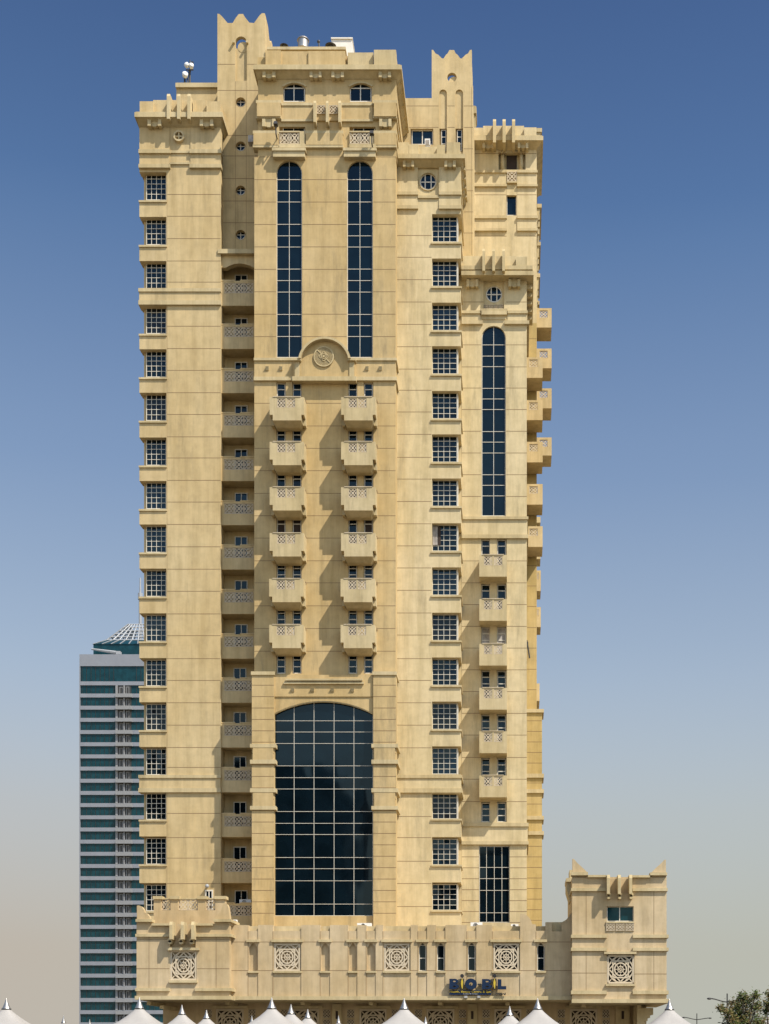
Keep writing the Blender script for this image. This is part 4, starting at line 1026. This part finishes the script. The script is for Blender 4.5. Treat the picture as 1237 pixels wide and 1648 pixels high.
# roof: sloped glazing and open truss pyramid
cxm = X(224, GD+15); yc = GD+16
zr, zt1, zap = Z(1037, GD+4), Z(1030, GD+6), Z(990, GD+16)
m = MB(); xl = X(150, GD+4); xr = 2*cxm-xl; m.frustum((xl+3.2, xr-3.2, GD+7, GD+25), zt1+.3, (xl-.2, xr+.2, GD+3.8, GD+28), zr); m.build('sloped_glazing', 'teal', gt)
m = MB(); ap = Vector((cxm, yc, zap)); cl = xl+3; cr = xr-3; zb = zt1+.3
base = [Vector((cl, GD+7, zb)), Vector((cr, GD+7, zb)), Vector((cr, GD+25, zb)), Vector((cl, GD+25, zb))]
for s0 in range(4):
    A, B = base[s0], base[(s0+1) % 4]
    for q in range(9):
        p = A.lerp(B, q/8); m.tube(p, p.lerp(ap, .62), .22, .16, 5)
    for h in (0, .12, .24, .37, .5, .62): m.tube(A.lerp(ap, h), B.lerp(ap, h), .2, .2, 5)
for q in range(9):
    p = Vector((xl+(xr-xl)*q/8, GD+3.7, zr+.1)); p2 = Vector((cl+(cr-cl)*q/8, GD+6.9, zb+.05)); m.tube(p, p2, .12, .12, 4)
m.build('roof_truss', 'roofgrey', gt)
m = MB(); m.tube((cxm, yc, zb), (cxm, yc, Z(965, GD+16)), .45, .45); m.tube((cxm, yc, Z(965, GD+16)), (cxm, yc, Z(955, GD+16)), .7, .7); m.tube((cxm, yc, Z(955, GD+16)), (cxm, yc, Z(930, GD+16)), .3, .22); m.build('roof_mast', 'roofgrey', gt)
m = MB(); m.tube((X(147, GD+2), GD+2, Z(1044.5, GD+2)), (X(187, GD+2), GD+2, Z(1050.5, GD+2)), .25, .5, 6); m.wbox(X(187, GD+2), X(194, GD+2), GD+1.5, GD+3, Z(1053.5, GD+2), Z(1048.5, GD+2)); m.build('cleaning_crane', 'roofgrey', gt)
# ================================================================== TENTS
def make_tent():
    t = thing('marquee_tent', '', 'tent', (0, 0, 0), 'white peaked marquee tents')
    # canopy: rounded square section, concave rise; apex height 4.05, half width 3
    prof = [(0.17, 3.84), (.30, 3.70), (.52, 3.50), (.82, 3.26), (1.15, 3.03), (1.55, 2.80), (2.0, 2.60), (2.5, 2.45), (3.0, 2.35)]
    n = 48; m = MB()
    for r, z in prof:
        e = 2+6*(r/3)**1.5
        for k in range(n):
            a = 2*math.pi*k/n; c, s_ = math.cos(a), math.sin(a)
            q = (abs(c)**e+abs(s_)**e)**(-1/e); m.v.append((r*q*c, r*q*s_, z-(.06*math.cos(4*a)*(r/3) if r < 2.9 else 0)))
    for a in range(len(prof)-1):
        for k in range(n):
            j = (k+1) % n; m.face([a*n+k, (a+1)*n+k, (a+1)*n+j, a*n+j])
    m.build('canopy', 'fabric', t, True)
    m = MB()
    for k in range(4):
        c, s_ = [(1, 0), (0, 1), (-1, 0), (0, -1)][k]
        if c: m.wbox(c*3-.01, c*3+.01, -3, 3, 2.05, 2.36)
        else: m.wbox(-3, 3, s_*3-.01, s_*3+.01, 2.05, 2.36)
    m.build('valance', 'fabric', t)
    m = MB(); m.tube((0, 0, 3.80), (0, 0, 3.86), .215, .215, 20); m.build('collar', 'dark', t)
    m = MB(); i = 0
    for (r0, z0), (r1, z1) in zip([(.20, 3.86), (.15, 3.95), (.085, 4.12), (.03, 4.3)], [(.15, 3.95), (.085, 4.12), (.03, 4.3), (.006, 4.36)]): m.tube((0, 0, z0), (0, 0, z1), r0, r1, 20)
    m.build('finial', 'steel', t, False)
    for sx in (-1, 1):
        for sy in (-1, 1):
            m = MB(); m.tube((sx*2.95, sy*2.95, 0), (sx*2.95, sy*2.95, 2.35), .05, .05, 10); m.build('post', 'unit', t)
    return t
proto = make_tent(); used = False
# (finial x, finial top y, distance from camera, label)
tents = [(10, 1606, 63.5, 'large white marquee tent peak at the far left edge of the picture'),
 (224, 1605, 63.5, 'large white marquee peak in front of the left turret corner and glass tower'),
 (437, 1605, 63.5, 'large white marquee peak below the second crenel from the left turret'),
 (650, 1606, 63.5, 'large white marquee peak left of the sign, below the second blind lattice square'),
 (865, 1606, 63.5, 'large white marquee peak right of the sign, below the last slim podium window'),
 (1077, 1607, 63.5, 'large white marquee peak in front of the right end of the building'),
 (292.5, 1617, 78, 'second row marquee peak just right of the one at the left turret corner'),
 (468, 1616, 78, 'second row marquee peak immediately right of the large peak, before the second ground floor lattice'),
 (820, 1619, 78, 'second row marquee peak before the lattice square under the end of the sign'),
 (332, 1625, 84, 'small marquee peak just left of the first ground floor lattice square'),
 (495, 1624, 84, 'small marquee peak overlapping the second ground floor lattice square'),
 (102, 1634, 97, 'tiny steel tipped tent peak between the left edge and the glass tower'),
 (144, 1640, 104, 'tiny steel tipped tent peak at the foot of the glass tower'),
 (405, 1634, 97, 'tiny tent peak touching the left slope of the large peak under the crenels'),
 (544.5, 1634, 97, 'tiny tent peak in front of the dark pilaster between two lattice squares'),
 (684.5, 1636, 97, 'tiny tent peak right of the large peak near the sign'),
 (1233, 1628, 90, 'tiny tent peak at the right edge below the cropped tree')]
for x, y, dist, lb in tents:
    s = 1.0; ws = (x-VX)*dist/K; zt_ = ZC+(HY-y)*dist/K
    t = proto if not used else dup(proto); used = True
    t.location = (ws, dist-D, 0)
    hs_ = zt_/4.36
    t.scale = (1, 1, hs_); t['label'] = lb; t['category'] = 'tent'; t['group'] = 'white peaked marquee tents'
    if dist > 90: t.scale = (.8, .8, hs_)
# ================================================================== STREET LAMPS
def lamp(x, ytop, H, lb):
    dist = (H-ZC)*K/(HY-ytop); xx = (x-VX)*dist/K; yy = dist-D; u = dist/K
    t = thing('street_lamp', lb, 'street lamp', (xx, yy, 0), 'double armed street lamps')
    m = MB(); m.tube((xx, yy, 0), (xx, yy, 1.2), .16, .14, 10); m.tube((xx, yy, 1.2), (xx, yy, H), .11, .09, 10); m.build('pole', 'dark', t)
    sc = 1 if H > 9.5 else 1
    return t, xx, yy, u
for x, yt, arms, lb in ((1170, 1599, ((-27, -5.5), (27, -5.5)), 'nearer dark street lamp with two curved arms beside the bushy tree'), (1121.2, 1631, ((-20, -3.4), (20, -2.4)), 'farther thin street lamp with two curved arms right of the last large tent')):
    t, xx, yy, u = lamp(x, yt, 10, lb)
    base_z = Z(0, 0)
    za = ZC+(HY-(yt+(13.5 if arms[0][0] == -27 else 9.8)))*u
    for ax, ay in arms:
        m = MB(); p = []
        for k in range(9):
            s = k/8; p.append(Vector((xx+ax*u*s, yy, za+(-ay)*u*(s*s*(3-2*s)))))
        for a, b in zip(p, p[1:]): m.tube(a, b, .09, .08, 6)
        ar = m.build('arm', 'dark', t)
        e = p[-1]; sgn = -1 if ax < 0 else 1
        m = MB(); m.ball((e.x+sgn*.15, e.y, e.z-.02), .33, 10, 6, .45); m.build('lamp_head', 'dark', t)
# ================================================================== TREES
def tree(x, ytop, dist, crown_c, lb, seed, blobs, H=None):
    random.seed(seed)
    xx = (x-VX)*dist/K; yy = dist-D; u = dist/K
    t = thing('leafy_tree', lb, 'tree', (xx, yy, 0))
    m = MB(); P = [Vector((xx, yy, 0)), Vector((xx+.1, yy, .9)), Vector((xx-.05, yy+.1, 1.8))]
    for k in range(2): m.tube(P[k], P[k+1], .17-.04*k, .13-.03*k, 9)
    ends = []
    for bx, by, br in blobs:
        c = Vector(((bx-VX)*u, yy+random.uniform(-.8, .8), ZC+(HY-by)*u)); ends.append((c, br*u))
        mid = P[2].lerp(c, .5)+Vector((random.uniform(-.1, .1), 0, .1)); m.tube(P[2], mid, .07, .045, 6); m.tube(mid, c, .045, .015, 5)
        for q in range(4):
            v = Vector((random.gauss(0, 1), random.gauss(0, 1), random.gauss(0, 1))).normalized(); m.tube(c, c+v*br*u*.9, .018, .006, 4)
    m.build('trunk', 'bark', t)
    m = MB()
    for c, r in ends:
        ncl = int(25*(r/.5)**2)+12
        for q in range(ncl):
            v = Vector((random.gauss(0, 1), random.gauss(0, 1), random.gauss(0, 1))).normalized()*r*random.uniform(.25, 1.08)
            cc = c+v; dry = random.random() < .4
            m.use('leafdry' if dry else 'leaf')
            for l in range(15):
                p = cc+Vector((random.gauss(0, .1), random.gauss(0, .1), random.gauss(0, .09)))
                a = Vector((random.gauss(0, 1), random.gauss(0, 1), random.gauss(0, .7))).normalized(); b = a.orthogonal().normalized()
                L = random.uniform(.04, .085); m.quad(p-a*L, p+b*L*.45, p+a*L, p-b*L*.45)
    m.build('crown', None, t)
tree(1200, 1597, 62, None, 'bushy olive green tree beside the nearer street lamp', 3,
     [(1193, 1606, 9), (1203, 1612, 10), (1184, 1616, 10), (1188, 1628, 14), (1203, 1632, 15), (1216, 1622, 9), (1180, 1640, 13), (1198, 1650, 20), (1222, 1645, 13), (1166, 1629, 6), (1163, 1622, 4), (1172, 1652, 14), (1212, 1603, 4), (1228, 1655, 12), (1186, 1668, 20), (1210, 1668, 20)])
tree(1250, 1590, 60, None, 'dark leafy tree cropped by the right edge of the picture', 5,
     [(1241, 1603, 9), (1236, 1615, 8), (1250, 1612, 14), (1255, 1630, 16), (1235, 1625, 4), (1252, 1650, 14), (1262, 1600, 12)])

# ================================================================== OFFICE BLOCKS ACROSS THE STREET (seen reflected in the glass)
M['brown'] = plain('brown_stone_cladding', (.07, .06, .05), .7, 0, .15, .3, .5)
for xa, xb, h, lb in ((-84, -33.5, 62, 'dark stepped office block mirrored in the lower panes of the great arched window'), (-15, 12, 46, 'lower dark office block mirrored in the tall window beside the right balconies')):
    t = thing('office_block', lb, 'building', ((xa+xb)/2, -185, 0), 'office blocks mirrored in the glass')
    m = MB(); m.wbox(xa, xb, -200, -170, 0, h-6); m.wbox(xa+3, xb-5, -198, -173, h-6, h); m.wbox(xa+9, xa+12, -190, -186, h, h+4); m.build('wall', 'brown', t)
    m = MB()
    for k in range(int(h/3.6)-1): m.wbox(xa+1, xb-1, -169.96, -169.9, 3+3.6*k, 5+3.6*k)
    m.build('window_band', 'glass', t)
    m = MB(); m.wbox(xa-.3, xb+.3, -200.3, -169.5, h-6.6, h-6); m.build('cornice', 'brown', t)
